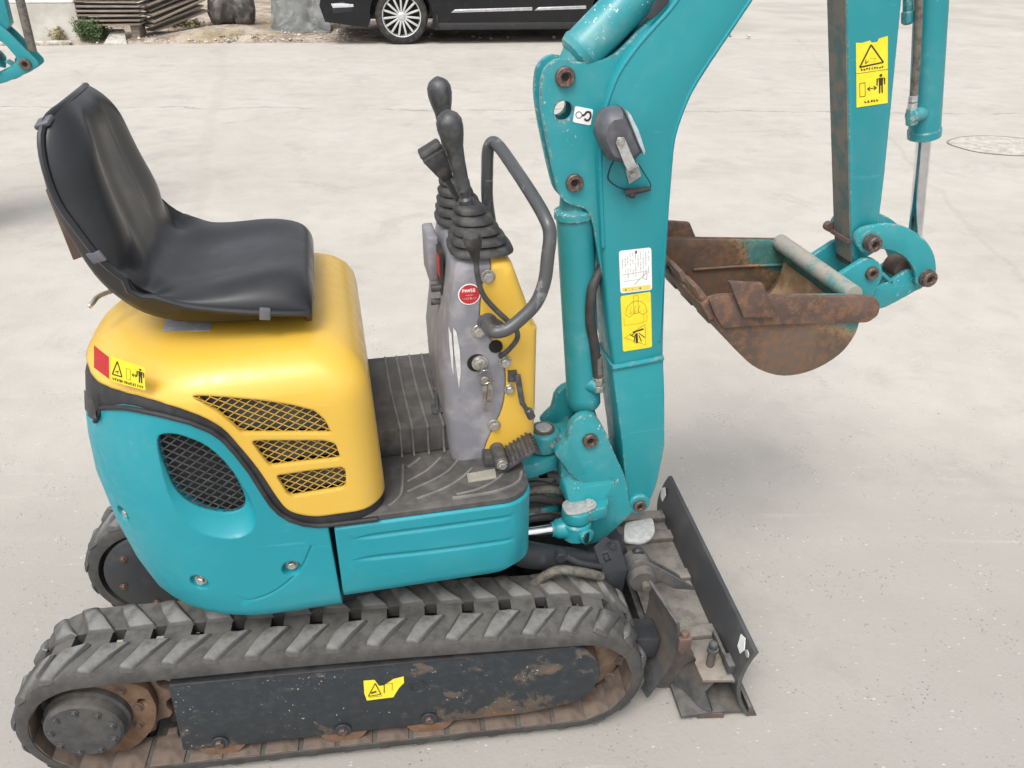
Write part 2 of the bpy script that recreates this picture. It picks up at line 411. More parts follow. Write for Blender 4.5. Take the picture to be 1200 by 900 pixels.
def bolt(parent, p, n=(0, -1, 0), r=0.008, kind='hex', mat='zinc', name='bolt'):
    """bolt or socket pin head standing on point p, facing n"""
    key = (kind, round(r, 4), mat)
    if key not in _bolt:
        m = MB()
        if kind == 'hex':
            m.cyl((0, 0, 0), (0, 0, r * 0.22), r * 1.45, 20, r * 0.06)
            m.cyl((0, 0, r * 0.2), (0, 0, r * 0.95), r, 6, r * 0.1)
            _bolt[key] = m.mesh('bolt', mats=[mat])
        else:
            m.lathe((0, 0, 0), (0, 0, 1), [(0, r), (r * 0.45, r), (r * 0.55, r * 0.9), (r * 0.55, r * 0.55), (r * 0.30, r * 0.45), (r * 0.30, 0.0001)], 22)
            m.cm = 1
            m.cyl((0, 0, r * 0.3), (0, 0, r * 0.335), r * 0.40, 6)
            _bolt[key] = m.mesh('pin_head', mats=[mat, 'black_hole'])
    n = Vector(n).normalized()
    M = Matrix.Translation(Vector(p)) @ n.to_track_quat('Z', 'Y').to_matrix().to_4x4() @ Matrix.Rotation(random.random() * 3, 4, 'Z')
    return link(name, _bolt[key], parent, M)

# flat print on a plane given by origin and two axes (u to the right, v up)
class Decal:
    def __init__(s, parent, o, u, v, name, mats, eps=0.0008, label=None):
        s.p = parent; s.o = Vector(o); s.u = Vector(u); s.v = Vector(v); s.n = s.u.cross(s.v).normalized()
        s.mb = MB(); s.eps = eps; s.lay = 0; s.name = name; s.mats = mats; s.label = label
    def poly(s, pts, mi, lay=None):
        l = s.eps + (0.0003 * (lay if lay is not None else (1 if mi else 0)))
        P = [s.o + s.u * a + s.v * b for a, b in pts]
        n = len(P); base = s.eps * 0.0
        vs = [q + s.n * l for q in P] + [q + s.n * (l - 0.0004) for q in P]
        s.mb.cm = mi
        s.mb.add(vs, [tuple(range(n)), tuple(range(2 * n - 1, n - 1, -1))] + [(i, n + i, n + (i + 1) % n, (i + 1) % n) for i in range(n)])
    def line(s, a, b, w, mi, lay=1):
        a = Vector(a); b = Vector(b); lu, lv = s.u.length, s.v.length
        d = Vector(((b.x - a.x) * lu, (b.y - a.y) * lv)); q = Vector((-d.y, d.x)).normalized() * w / 2
        q = Vector((q.x / lu, q.y / lv))
        s.poly([a + q, a - q, b - q, b + q], mi, lay)
    def path(s, pts, w, mi, lay=1, close=False):
        for i in range(len(pts) - (0 if close else 1)): s.line(pts[i], pts[(i + 1) % len(pts)], w, mi, lay)
    def done(s):
        return sub(s.name, s.mb, s.mats, s.p, s.label, fixn=False, ang=20)
def scribble(d, x0, x1, y, h, n, w, mi, seed=1):
    """illegible small print: short strokes in a row"""
    rr = random.Random(seed)
    cw = (x1 - x0) / n
    for i in range(n):
        x = x0 + cw * i
        for k in range(3):
            if rr.random() < 0.5: d.line((x + cw * 0.1, y + h * rr.random()), (x + cw * 0.8, y + h * rr.random() * 0.9), w, mi)
            else:
                q = x + cw * (0.15 + 0.6 * rr.random()); d.line((q, y), (q, y + h * (0.6 + 0.4 * rr.random())), w, mi)
def standing_man(d, x, y, h, mi, asp):
    """small standing figure pictogram"""
    w = h * asp
    d.poly([(x + w * 0.10 * math.cos(a), y + h * 0.92 + h * 0.08 * math.sin(a)) for a in [k * math.pi / 5 for k in range(10)]], mi)
    d.poly([(x - w * 0.13, y + h * 0.42), (x + w * 0.13, y + h * 0.42), (x + w * 0.16, y + h * 0.80), (x - w * 0.16, y + h * 0.80)], mi)
    for sgn in (-1, 1):
        d.poly([(x + sgn * w * 0.19, y + h * 0.80), (x + sgn * w * 0.29, y + h * 0.76), (x + sgn * w * 0.29, y + h * 0.42), (x + sgn * w * 0.22, y + h * 0.42)], mi)
        d.poly([(x + sgn * w * 0.02, y + h * 0.42), (x + sgn * w * 0.13, y + h * 0.42), (x + sgn * w * 0.13, y), (x + sgn * w * 0.04, y)], mi)
def arrow2(d, x0, x1, y, hh, w, mi):
    d.line((x0, y), (x1, y), w, mi)
    k = (x1 - x0) * 0.3
    d.path([(x0 + k, y + hh), (x0, y), (x0 + k, y - hh)], w, mi); d.path([(x1 - k, y + hh), (x1, y), (x1 - k, y - hh)], w, mi)
def tri(d, c, r, w, mi, asp=1.0):
    P = [(c[0] + r * asp * math.sin(a), c[1] + r * math.cos(a)) for a in (0, 2.094, 4.189)]
    d.path(P, w, mi, close=True)
def dplane(px, y, fr=H):
    """decal frame on a plane y from four pixel corners: lower-left, lower-right, upper-left"""
    a, b, c = (fr.hit(p[0], p[1], 1, y) for p in px)
    return a, b - a, c - a

def slab(m, P, off):
    n_ = len(P); off = Vector(off)
    m.add(list(P) + [p + off for p in P], [tuple(range(n_)), tuple(range(2 * n_ - 1, n_ - 1, -1))] + [(i, (i + 1) % n_, n_ + (i + 1) % n_, n_ + i) for i in range(n_)])
# ================================================================== BODY (upper structure)
def ring(x0, x1, y0, y1, rr, rf, z, n=10):
    P = []; rr = min(rr, (y1 - y0) * 0.48); rf = min(rf, (y1 - y0) * 0.48); rr = min(rr, x1 - x0 - rf - 0.01)
    for cx, cy, r, a in ((x1 - rf, y0 + rf, rf, -90), (x1 - rf, y1 - rf, rf, 0), (x0 + rr, y1 - rr, rr, 90), (x0 + rr, y0 + rr, rr, 180)):
        for i in range(n + 1):
            t = R(a + 90 * i / n); P.append(Vector((cx + r * math.cos(t), cy + r * math.sin(t), z)))
    return P
def body_loft(off=0.0, x1=0.09):
    lv = [  # z, extra inset, rear x
        (0.372, 0.030, -0.345), (0.378, 0.014, -0.365), (0.392, 0.004, -0.375), (0.41, 0.0, -0.383), (0.46, 0.0, -0.397), (0.55, 0.0, -0.412), (0.64, 0.0, -0.418),
        (0.72, 0.0, -0.412), (0.78, 0.0, -0.403), (0.82, 0.0, -0.394), (0.845, 0.003, -0.388), (0.865, 0.012, -0.378), (0.882, 0.027, -0.365), (0.893, 0.046, -0.35), (0.898, 0.070, -0.33), (0.900, 0.12, -0.29)]
    m = MB(); rg = []
    for i, (z, ins, xr) in enumerate(lv):
        ins += off
        z = 0.636 + (z - 0.636) * (1 - off / 0.264)
        # front face leans back towards the top
        fx = x1 - 0.012 * max(0, (z - 0.6) / 0.3)
        rg.append(ring(xr + (off if off else 0) + ins * 0.6 * (1 if ins > off else 0), fx - ins, -0.26 + ins, 0.272 - ins, 0.235 - ins * 0.5, max(0.03, 0.055 - off), z))
    m.rings(rg); me = m.mesh('body')
    bm = bmesh.new(); bm.from_mesh(me); bmesh.ops.triangulate(bm, faces=[f for f in bm.faces if len(f.verts) > 4]); bm.to_mesh(me); bm.free(); return me
seam_y = [(-60, 450), (60, 440), (98, 441), (110, 452), (138, 463), (170, 470), (200, 477), (233, 487), (260, 501), (280, 522), (303, 550), (325, 583), (337, 597), (353, 603), (372, 605), (393, 602.5), (427, 597.5), (450, 592), (470, 588)]
seam_t = [(-60, 505), (60, 500), (98, 497), (111, 494), (114, 485), (123, 478), (140, 477.5), (160, 480), (207, 490), (247, 505), (267, 521), (293, 553), (313, 585), (327, 601), (347, 612), (373, 616), (395, 614), (427, 610), (450, 607), (470, 604)]
def wrap_y(x, z):                # y of the body surface at x (near side, rear corner arc)
    xr = -0.394 if z > 0.8 else -0.405; rr = 0.235; cx, cy = xr + rr, -0.26 + rr
    if x >= cx: return -0.26
    return cy - math.sqrt(max(0, rr * rr - (x - cx) ** 2))
def surf_hit(a, b):
    y = -0.26
    for _ in range(12):
        p = H.hit(a, b, 1, y); y = 0.5 * y + 0.5 * wrap_y(max(p.x, -0.385), p.z)
    return Vector((p.x, y, p.z))
def seam(pts):
    out = []
    for a, b in pts[2:]:
        p = surf_hit(a, b)
        if not out or p.x > out[-1][0] + 0.002: out.append((p.x, p.z))
    out = smooth_open(out, 3); z0 = out[0][1]
    return [(-0.6, z0), (-0.5, z0 + 0.0005)] + out
sy = seam(seam_y); st = seam(seam_t)
yel_prism = MB(); yel_prism.prism([(-0.7, 1.2)] + sy + [(0.4, sy[-1][1]), (0.4, 1.2)], -0.5, 0.5)
tl_prism = MB(); XS = H.hit(393, 650, 1, -0.26).x
tl_prism.prism([(-0.7, 0.2)] + [p for p in st if p[0] < XS + 0.0] + [(XS - 0.006, [q for q in st if q[0] < XS][-1][1]), (XS + 0.006, 0.2)], -0.5, 0.5)
shell = boolean(body_loft(0), body_loft(0.010))
hood = boolean(shell.copy(), yel_prism.mesh('c'), 'INTERSECT')
panel = boolean(body_loft(0.001), body_loft(0.03))
panel = boolean(panel, tl_prism.mesh('c'), 'INTERSECT')
def Z2(pts): return [(60 + a / 3, 380 + b / 3) for a, b in pts]
vents = [Z2([(488, 265), (540, 262), (600, 262), (720, 268), (850, 285), (925, 303), (962, 335), (988, 385), (670, 385), (640, 355), (590, 315), (520, 280)]),
         Z2([(703, 412), (730, 408), (960, 408), (1000, 420), (1020, 475), (895, 488), (770, 502), (738, 462)]),
         Z2([(790, 532), (910, 514), (1022, 502), (1035, 512), (1038, 570), (1022, 580), (850, 608), (830, 597)])]
vent_o = [rnd(pxo(v, -0.26), 0.006, 3) for v in vents]
for v in vent_o:
    m = MB(); m.prism(v, -0.31, -0.20); hood = boolean(hood, m.mesh('c'))
# side air inlet in the teal panel: a dished oval with a hole
dish = pxo(Z2([(362, 405), (420, 392), (500, 408), (560, 438), (620, 495), (680, 580), (718, 660), (716, 712), (685, 745), (620, 758), (520, 745), (440, 700), (390, 640), (362, 540), (355, 450)]), -0.26)
hole = pxo(Z2([(376, 415), (430, 408), (510, 433), (590, 483), (645, 560), (680, 640), (664, 678), (600, 690), (500, 665), (432, 610), (394, 530), (372, 460)]), -0.26)
def resamp(poly, n=48):
    L = [0]; m = len(poly)
    for i in range(m): L.append(L[-1] + math.dist(poly[i], poly[(i + 1) % m]))
    out = []
    for k in range(n):
        t = L[-1] * k / n; i = max(j for j in range(m) if L[j] <= t); f = (t - L[i]) / max(1e-9, L[i + 1] - L[i])
        a, b = poly[i], poly[(i + 1) % m]; out.append((a[0] + (b[0] - a[0]) * f, a[1] + (b[1] - a[1]) * f))
    return out
ds = resamp(smooth(dish, 5)); hs = resamp(smooth(hole, 5))
m = MB()
mid = lambda f: [(a[0] * (1 - f) + b[0] * f, a[1] * (1 - f) + b[1] * f) for a, b in zip(ds, hs)]
m.rings([[Vector((p[0], yy, p[1])) for p in q] for q, yy in ((mid(-0.12), -0.275), (mid(0), -0.2600), (mid(0.14), -0.252), (mid(0.85), -0.241), (hs, -0.239), (hs, -0.19))])
panel = boolean(panel, m.mesh('c'))
def panel_pt(a, b):
    y = -0.26
    for _ in range(15):
        p = H.hit(a, b, 1, y); xr = -0.410 if p.z > 0.45 else -0.388
        cx, cy = xr + 0.235, -0.025
        yn = -0.26 if p.x >= cx else cy - math.sqrt(max(0, 0.235 ** 2 - min(0.23, cx - p.x) ** 2)); y = 0.5 * y + 0.5 * yn
    n = Vector((0, -1, 0)) if p.x >= cx else Vector((p.x - cx, p.y - cy, 0)).normalized()
    return p, n
bolt_pts = []
for (a, b), rr in (((232, 685), 0.018), ((342, 667), 0.017), ((146, 602), 0.016)):
    p, n = panel_pt(a, b); m = MB(); m.lathe(p + n * 0.02, p - n, [(0, rr * 1.15), (0.019, rr * 1.05), (0.034, rr * 0.85)], 24); panel = boolean(panel, m.mesh('c')); bolt_pts.append((p - n * (0.013 if a > 200 else 0.006), n))
# crease arc at the lower front of the panel
m = MB(); m.tube([H.hit(a, b, 1, -0.2605) for a, b in ((268, 704), (295, 704), (325, 692), (352, 668), (366, 640))], 0.0034, 8); panel = boolean(panel, m.mesh('c'))
finish(hood, ['yellow_paint'], 40); finish(panel, ['teal_panel_paint'], 40)
hood_o = hp('engine_hood', hood, None)
panel_o = hp('side_panel', panel, None)
core = body_loft(0.040)
hp('engine_bay', finish(core, ['dark_core']), None)
# black rubber seal between hood and panels
sl = boolean(body_loft(0.003), body_loft(0.022))
band = MB(); band.prism([(p[0], p[1] + 0.004) for p in sy] + [(0.5, sy[-1][1] + 0.004), (0.5, st[-1][1] - 0.012)] + [(p[0], p[1] - 0.006) for p in reversed(st)], -0.5, 0.5)
sl = boolean(sl, band.mesh('c'), 'INTERSECT')
seal_o = hp('rubber_seal', finish(sl, ['black_rubber_seal_and_shade'], 40), None)
m = MB(); m.tube([Vector((p[0], wrap_y(p[0], p[1]) + 0.0005, p[1] - 0.0005)) for p in st if -0.365 < p[0] < 0.08][::2], 0.0042, 8, cr=0); sub('seal_lip', m, 'black_rubber_seal_and_shade', seal_o)
# expanded metal grilles
def clip_seg(p, q, poly):
    """parts of segment pq inside poly"""
    ts = [0, 1]
    for i in range(len(poly)):
        a, b = poly[i], poly[(i + 1) % len(poly)]
        d1 = (q[0] - p[0], q[1] - p[1]); d2 = (b[0] - a[0], b[1] - a[1]); den = d1[0] * d2[1] - d1[1] * d2[0]
        if abs(den) < 1e-12: continue
        t = ((a[0] - p[0]) * d2[1] - (a[1] - p[1]) * d2[0]) / den; u = ((a[0] - p[0]) * d1[1] - (a[1] - p[1]) * d1[0]) / den
        if 0 < t < 1 and 0 <= u <= 1: ts.append(t)
    ts.sort(); out = []
    for a, b in zip(ts, ts[1:]):
        m_ = (a + b) / 2; x, y = p[0] + (q[0] - p[0]) * m_, p[1] + (q[1] - p[1]) * m_; ins = False
        for i in range(len(poly)):
            (x1, y1), (x2, y2) = poly[i], poly[(i + 1) % len(poly)]
            if (y1 > y) != (y2 > y) and x < (x2 - x1) * (y - y1) / (y2 - y1) + x1: ins = not ins
        if ins and b - a > 1e-5: out.append(((p[0] + (q[0] - p[0]) * a, p[1] + (q[1] - p[1]) * a), (p[0] + (q[0] - p[0]) * b, p[1] + (q[1] - p[1]) * b)))
    return out
def grille(poly, y, dx, dz, wdt, shear=0.0):
    m = MB(); xs = [p[0] for p in poly]; zs = [p[1] for p in poly]
    x0, x1, z0, z1 = min(xs) - 0.3, max(xs) + 0.3, min(zs), max(zs)
    for sg in (1, -1):
        k = x0 
        while k < x1:
            s_ = dz / dx * sg
            p = (k, z0 - 0.01 if sg > 0 else z1 + 0.01); q = (k + (z1 - z0 + 0.02) * dx / dz, z1 + 0.01 if sg > 0 else z0 - 0.01)
            p = (p[0], p[1] + shear * p[0]); q = (q[0], q[1] + shear * q[0])
            for a, b in clip_seg(p, q, poly):
                d = Vector((b[0] - a[0], 0, b[1] - a[1])); L = d.length
                if L < 0.001: continue
                nrm = Vector((-d.z, 0, d.x)).normalized() * wdt / 2
                A = Vector((a[0], y, a[1])); Bv = Vector((b[0], y, b[1])); th = Vector((0, wdt * (0.55 if sg > 0 else 0.75), 0))
                m.add([A + nrm, Bv + nrm, Bv - nrm, A - nrm, A + nrm + th, Bv + nrm + th, Bv - nrm + th, A - nrm + th], [(0, 1, 2, 3), (7, 6, 5, 4), (0, 4, 5, 1), (1, 5, 6, 2), (2, 6, 7, 3), (3, 7, 4, 0)])
            k += dx * 2
    return m
for v in vent_o:
    sub('vent_grille', grille(v, -0.2530, 0.0098, 0.0066, 0.0014, 0.03), 'yellow_paint', hood_o)
    big = [(p[0] + (p[0] - sum(q[0] for q in v) / len(v)) * 0.06, p[1] + (p[1] - sum(q[1] for q in v) / len(v)) * 0.12) for p in v]
    m = MB(); m.prism(big, -0.237, -0.233); sub('vent_backing', m, 'mat_rubber', hood_o)
sub('inlet_grille', grille(hs, -0.2370, 0.0105, 0.0078, 0.0019), 'lever_grey', panel_o)
m = MB(); m.prism([(p[0], p[1]) for p in mid(0.85)], -0.219, -0.215); sub('inlet_backing', m, 'dark_core', panel_o)
for p, n in bolt_pts: bolt(panel_o, p, n=n, r=0.0075)
# hood print: red reflector and yellow warning sticker bend with the rear corner
def wrapped(name, quad, mats, draw=None, nx=8, nz=3, label=None, eps=0.0014):
    """quad: pixel corners ll, lr, ur, ul mapped on the hood"""
    m = MB(); 
    def P(u, v, e=eps):
        a = [(quad[0][i] * (1 - u) + quad[1][i] * u) * (1 - v) + (quad[3][i] * (1 - u) + quad[2][i] * u) * v for i in (0, 1)]
        q = surf_hit(*a); h = 0.002
        xr = -0.394; cx, cy = xr + 0.235, -0.26 + 0.235
        n = Vector((0, -1, 0)) if q.x >= cx else Vector((q.x - cx, q.y - cy, 0)).normalized()
        return q + n * e
    vs = [P(i / nx, j / nz) for j in range(nz + 1) for i in range(nx + 1)]
    m.add(vs, [(j * (nx + 1) + i, j * (nx + 1) + i + 1, (j + 1) * (nx + 1) + i + 1, (j + 1) * (nx + 1) + i) for j in range(nz) for i in range(nx)])
    class D:
        def poly(s, pts, mi, lay=1):
            m.cm = mi; m.add([P(u, v, eps + 0.0004) for u, v in pts], [tuple(range(len(pts)))])
        def line(s, a, b, wd, mi, lay=1):
            a = Vector(a); b = Vector(b); d = b - a; asp = draw_asp
            q = Vector((-d.y, d.x * asp * asp)); q = q / max(1e-9, math.hypot(q.x * asp, q.y)) * wd / 2
            s.poly([a + q, a - q, b - q, b + q], mi)
        def path(s, pts, wd, mi, lay=1, close=False):
            for i in range(len(pts) - (0 if close else 1)): s.line(pts[i], pts[(i + 1) % len(pts)], wd, mi)
    draw_asp = 1.6
    if draw: draw(D())
    sub(name, m, mats, hood_o, label, fixn=False)
wrapped('reflector', [(111, 430.5), (129, 444), (128.5, 418), (111, 404)], ['sticker_red'])
def draw_side(d):
    d.path([(0.05, 0.30), (0.33, 0.30), (0.19, 0.88)], 0.05, 1, close=True)
    d.path([(0.13, 0.42), (0.22, 0.5), (0.2, 0.38)], 0.03, 1)
    d.path([(0.46, 0.28), (0.57, 0.28), (0.57, 0.72), (0.46, 0.72)], 0.02, 2, close=True)
    arrow2(d, 0.63, 0.76, 0.52, 0.07, 0.035, 1)
    standing_man(d, 0.87, 0.27, 0.62, 1, 0.62)
    scribble(d, 0.05, 0.95, 0.06, 0.13, 14, 0.025, 1, 3)
wrapped('warning_sticker', [(130.5, 446), (171, 457), (170, 430), (131, 417)], ['sticker_yellow', 'ink', 'ink_brown'], draw_side)
a, b, c, d_ = (H.hit(x, y, 2, z) for x, y, z in ((190, 388, 0.9005), (246, 387.5, 0.9005), (251, 369, 0.9012), (196, 370, 0.9012)))
m = MB(); m.add([a, b, c, d_] + [q - Vector((0, 0, 0.0006)) for q in (a, b, c, d_)], [(0, 1, 2, 3), (7, 6, 5, 4), (0, 4, 5, 1), (1, 5, 6, 2), (2, 6, 7, 3), (3, 7, 4, 0)]); sub('data_plate', m, 'label_silver', hood_o)
# black lamp block on the rear corner
m = MB(); m.add(*(lambda q: (q, [(0, 1, 2, 3)]))([surf_hit(a, b) + Vector((-0.004, -0.004, 0)) for a, b in ((103, 478), (117, 490), (113, 470), (102, 455))])) 
sub('rear_sticker', m, 'boot_rubber', seal_o)

# front box below the floor
def box_loft(off=0.0):
    m = MB(); rg = []
    for z, ins in ((0.392, 0.035), (0.396, 0.018), (0.408, 0.006), (0.425, 0.0), (0.50, 0.0), (0.568, 0.0), (0.572, 0.004)):
        ins += off
        x1_ = 0.355 - (0.012 if z < 0.41 else 0)
        rg.append(ring(XS + 0.004 + off, x1_ - ins, -0.26 + ins, 0.272 - ins, 0.004, 0.06, z, 8))
    m.rings(rg); return m.mesh('box')
fb = box_loft(0)
for pts in (((412, 633), (440, 628.5), (520, 618), (618, 604)), ((412, 658), (440, 654), (520, 645), (612, 632))):
    P = [H.hit(a, b, 1, -0.2615) for a, b in pts]
    m = MB(); m.tube(P + [P[-1] + Vector((0.05, 0.02, 0))], [0.0012, 0.006, 0.006, 0.0065, 0.0065], 10, 6)
    fb = boolean(fb, m.mesh('c'))
box_o = hp('front_box', finish(fb, ['teal_panel_paint'], 40), None)

# floor and rubber mat
m = MB(); m.rings([ring(0.02, 0.352 - i, -0.256 + i, 0.268 - i, 0.004, 0.058 - i, z, 8) for z, i in ((0.574, 0.004), (0.5745, 0.0), (0.584, 0.0), (0.586, 0.003))])
mat_o = hp('floor_mat', m, 'mat_rubber', ang=50)
step = MB(); 
step.prism([(0.02, 0.5865), (0.27, 0.5865), (0.27, 0.642), (0.262, 0.648), (0.02, 0.648)], -0.088, 0.205)
sub('raised_step', step, 'mat_rubber', mat_o, bevel=0.006)
m = MB()
def rib(pts, r=0.0034): m.tube(pts, r, 6, 5)
zf = 0.5865; zt = 0.6485
for i, (xt, xs, xe) in enumerate(((0.125, 0.130, 0), (0.15, 0.153, 1), (0.178, 0.182, 2), (0.205, 0.212, 3))):
    rib([(xt, 0.20, zt), (xt, 0.06, zt), (xs, -0.078, zt), (xs, -0.0895, zt - 0.008), (xs, -0.0895, zf + 0.01), (xs, -0.094, zf)], 0.0024)
# near floor: arcs fanning from the step towards the hood
fan = [((492, 537), (485, 543), (477, 548)), ((516, 537), (500, 552), (477, 565)), ((538, 538), (520, 556), (477, 577)), ((553, 549), (540, 561), (520, 573), (488, 585)),
       ((592, 551), (582, 562), (562, 573), (535, 580)), ((611, 553), (609, 562), (598, 570), (572, 578), (530, 584)), ((472, 545), (471, 575), (465, 586), (455, 594))]
for pts in fan: rib([H.hit(a - 0, b, 2, zf) for a, b in pts])
sub('mat_ribs', m, 'mat_rib', mat_o)
m = MB(); m.prism([(p.x, p.y) for p in (H.hit(a, b, 2, 0.5865) for a, b in ((547, 556), (580, 550), (582, 561), (549, 566)))], 0.5865, 0.5885, k=2)
sub('foot_pad', m, 'pad_dust', mat_o)
for a, b in ((628, 586), (0, 0)):
    pass

# ================================================================== SEAT
S_RIM = [(0.000, 0.935), (-0.004, 0.940), (-0.030, 0.947), (-0.09, 0.957), (-0.147, 0.967), (-0.194, 0.980), (-0.238, 1.005), (-0.265, 1.036), (-0.282, 1.064), (-0.300, 1.105), (-0.316, 1.145), (-0.322, 1.19), (-0.321, 1.228), (-0.312, 1.250), (-0.300, 1.259)]
S_MID = [(0.002, 0.925), (0.007, 0.955), (-0.010, 0.986), (-0.06, 0.998), (-0.12, 0.992), (-0.175, 0.984), (-0.220, 0.986), (-0.243, 1.008), (-0.254, 1.040), (-0.262, 1.085), (-0.270, 1.13), (-0.276, 1.175), (-0.279, 1.214), (-0.286, 1.242), (-0.297, 1.257)]
S_BACK = [(0.0, 0.920), (-0.004, 0.914), (-0.03, 0.910), (-0.09, 0.906), (-0.15, 0.906), (-0.21, 0.912), (-0.262, 0.932), (-0.296, 0.965), (-0.318, 1.005), (-0.335, 1.06), (-0.346, 1.11), (-0.350, 1.15), (-0.348, 1.19), (-0.338, 1.225), (-0.322, 1.25)]
S_W = [0.172, 0.178, 0.182, 0.185, 0.185, 0.185, 0.186, 0.187, 0.187, 0.180, 0.169, 0.154, 0.132, 0.104, 0.068]
def _cm(P, n=3): return catmull([Vector((a, 0, b)) for a, b in P], n)[0]
SR, SP, SB = _cm(S_RIM), _cm(S_MID), _cm(S_BACK); SWD = [v.x for v in catmull([Vector((a, 0, 0)) for a in S_W], 3)[0]]
nS = len(SP); nT = 24; SYC = 0.012
def st_(a, b, x): x = max(0, min(1, (x - a) / (b - a))); return x * x * (3 - 2 * x)
def seat_point(i, t):
    s = i / (nS - 1); at = abs(t); c, r = SP[i], SR[i]
    tan = (SP[min(i + 1, nS - 1)] - SP[max(i - 1, 0)]).normalized(); n = Vector((-tan.z, 0, tan.x)) * -1
    if n.dot(c - SB[i]) < 0: n = -n
    back = st_(0.50, 0.62, s) * (1 - st_(0.80, 0.97, s)); pan = st_(0.10, 0.25, s) * (1 - st_(0.36, 0.46, s))
    u_ = max(0.0, (at - 0.52) / 0.48); h = 1 - math.sqrt(max(0.0, 1 - u_ * u_))
    p = c + (r - c) * h
    off = back * (0.016 * st_(0.45, 0.80, at) - 0.007 * math.exp(-((at - 0.40) / 0.06) ** 2)) * (1 - h) - pan * 0.010 * (1 - st_(0.35, 0.8, at))
    off -= 0.012 * math.exp(-((s - 0.445) / 0.025) ** 2) * st_(0.55, 0.85, at)
    off -= 0.006 * math.exp(-((s - 0.47) / 0.018) ** 2) * st_(0.80, 0.95, at) * math.sin(t * 40)
    p = p + n * off + Vector((0, SYC - 0.034 * st_(0.45, 1.0, s) + t * SWD[i], 0))
    return p, n
m = MB(); top = []; bot = []
ts = [-1 + 2 * k / nT for k in range(nT + 1)]
ts = [math.sin(math.pi / 2 * t) for t in ts]
for i in range(nS):
    rt, rb = [], []
    for t in ts:
        p, n = seat_point(i, t); rt.append(p)
        q = p + (SB[i] + Vector((0, p.y, 0)) - p) * 0.35 * (1 - abs(t) ** 6) + Vector((0, 0, -0.002)); rb.append(q)
    top.append(rt); bot.append(rb)
rings_ = [top[i] + bot[i][::-1] for i in range(nS)]
m.rings(rings_)
sm = subsurf(m.mesh('seat'), 1); finish(sm, ['seat_vinyl'], 60)
seat_o = hp('seat', sm, None)
# hard shell under and behind the cushion
m = MB(); rg = []
for i in range(2, nS - 1):
    a, _n = seat_point(i, -1); b, _n = seat_point(i, 1); up, lo = [], []
    for k in range(17):
        t = -1 + 2 * k / 16; y = a.y + (b.y - a.y) * k / 16; f = max(0.0, 1 - abs(t) ** 5) ** 0.8
        lo.append(Vector((SR[i].x + (SB[i].x - SR[i].x) * f, y * 1.0, SR[i].z + (SB[i].z - SR[i].z) * f)))
        up.append(Vector((SR[i].x + (SB[i].x - SR[i].x) * f * 0.5, y, SR[i].z + (SB[i].z - SR[i].z) * f * 0.5)))
    rg.append(lo + up[::-1])
m.rings(rg); sub('seat_shell', m, 'seat_shell', seat_o, ang=60)
# piping rim and its clips
rim = [seat_point(i, -1) for i in range(2, nS)]; rimf = [seat_point(i, 1) for i in range(nS - 1, 1, -1)]
m = MB(); m.tube([p + Vector((0, -0.002, 0)) - n * 0.004 for p, n in rim] + [p + Vector((0, 0.002, 0)) - n * 0.004 for p, n in rimf], 0.0052, 8, cr=0)
sub('piping', m, 'seat_vinyl', seat_o)
def rim_at(fx):
    return min(range(len(rim)), key=lambda k: abs(k - fx * (len(rim) - 1)))
for f in (0.16, 0.56, 0.90):
    i = rim_at(f); p, n = rim[i]; q = rim[min(i + 1, len(rim) - 1)][0]; t = (q - p).normalized(); M = Matrix((t, n, t.cross(n))).transposed()
    m = MB(); m.box(p + Vector((0, -0.004, 0)) - n * 0.005, (0.017, 0.020, 0.008), M.to_3x3()); sub('clip', m, 'clip_grey', seat_o, bevel=0.002)
# seat mounts: back bracket and front foot
m = MB(); m.add([H.hit(a, b, 1, yy) for yy in (-0.06, 0.10) for a, b in ((53, 222), (68, 216), (104, 298), (86, 305))], [(0, 1, 2, 3), (7, 6, 5, 4), (0, 4, 5, 1), (1, 5, 6, 2), (2, 6, 7, 3), (3, 7, 4, 0)])
sub('back_bracket', m, 'rust', seat_o, bevel=0.002)
m = MB(); m.box((-0.12, 0.045, 0.905), (0.20, 0.20, 0.020))
sub('seat_mount', m, 'seat_shell', seat_o, bevel=0.004)
m = MB(); m.box(H.hit(361, 362, 1, -0.10), (0.010, 0.024, 0.034)); sub('front_foot', m, 'rust', seat_o, bevel=0.002)
m = MB(); m.tube([H.hit(150, 335, 1, -0.02), H.hit(118, 346, 1, -0.05), H.hit(108, 356, 1, -0.07), H.hit(104, 360, 1, -0.075)], 0.004, 8); sub('adjust_lever', m, 'zinc', seat_o)

# ================================================================== CONSOLE
lvl = [(0.586, 0.222, 0.383), (0.62, 0.219, 0.385), (0.70, 0.213, 0.386), (0.775, 0.211, 0.386), (0.850, 0.221, 0.386), (0.856, 0.222, 0.377), (0.90, 0.228, 0.366), (0.955, 0.236, 0.347), (0.975, 0.240, 0.340), (0.986, 0.247, 0.332), (0.990, 0.257, 0.322)]
def console(off=0.0):
    m = MB(); rg = []
    for z, x0, x1 in lvl:
        ins = off + (0.0 if z < 0.96 else (z - 0.96) * 0.25 + (0.012 if z > 0.985 else 0.0))
        rg.append([p for p in ring(x0 + ins * 0 + off, x1 - off, -0.130 + ins, 0.14 - ins, 0.022, 0.022, z - (off if z > 0.9 else 0), 5)])
    m.rings(rg); return m.mesh('console')
split = [(577, 270), (576, 305), (575, 318), (567, 324), (564, 340), (562, 362), (563, 378), (570, 392), (582, 405), (590, 425), (592, 450), (588, 478), (577, 503), (567, 528), (565, 560)]
sp_ = smooth_open(pxo(split, -0.13), 3)
pz = MB(); pz.prism([(0.0, sp_[0][1] + 0.2), (sp_[0][0], sp_[0][1] + 0.2)] + sp_ + [(sp_[-1][0], 0.4), (0.0, 0.4)], -0.3, 0.3)
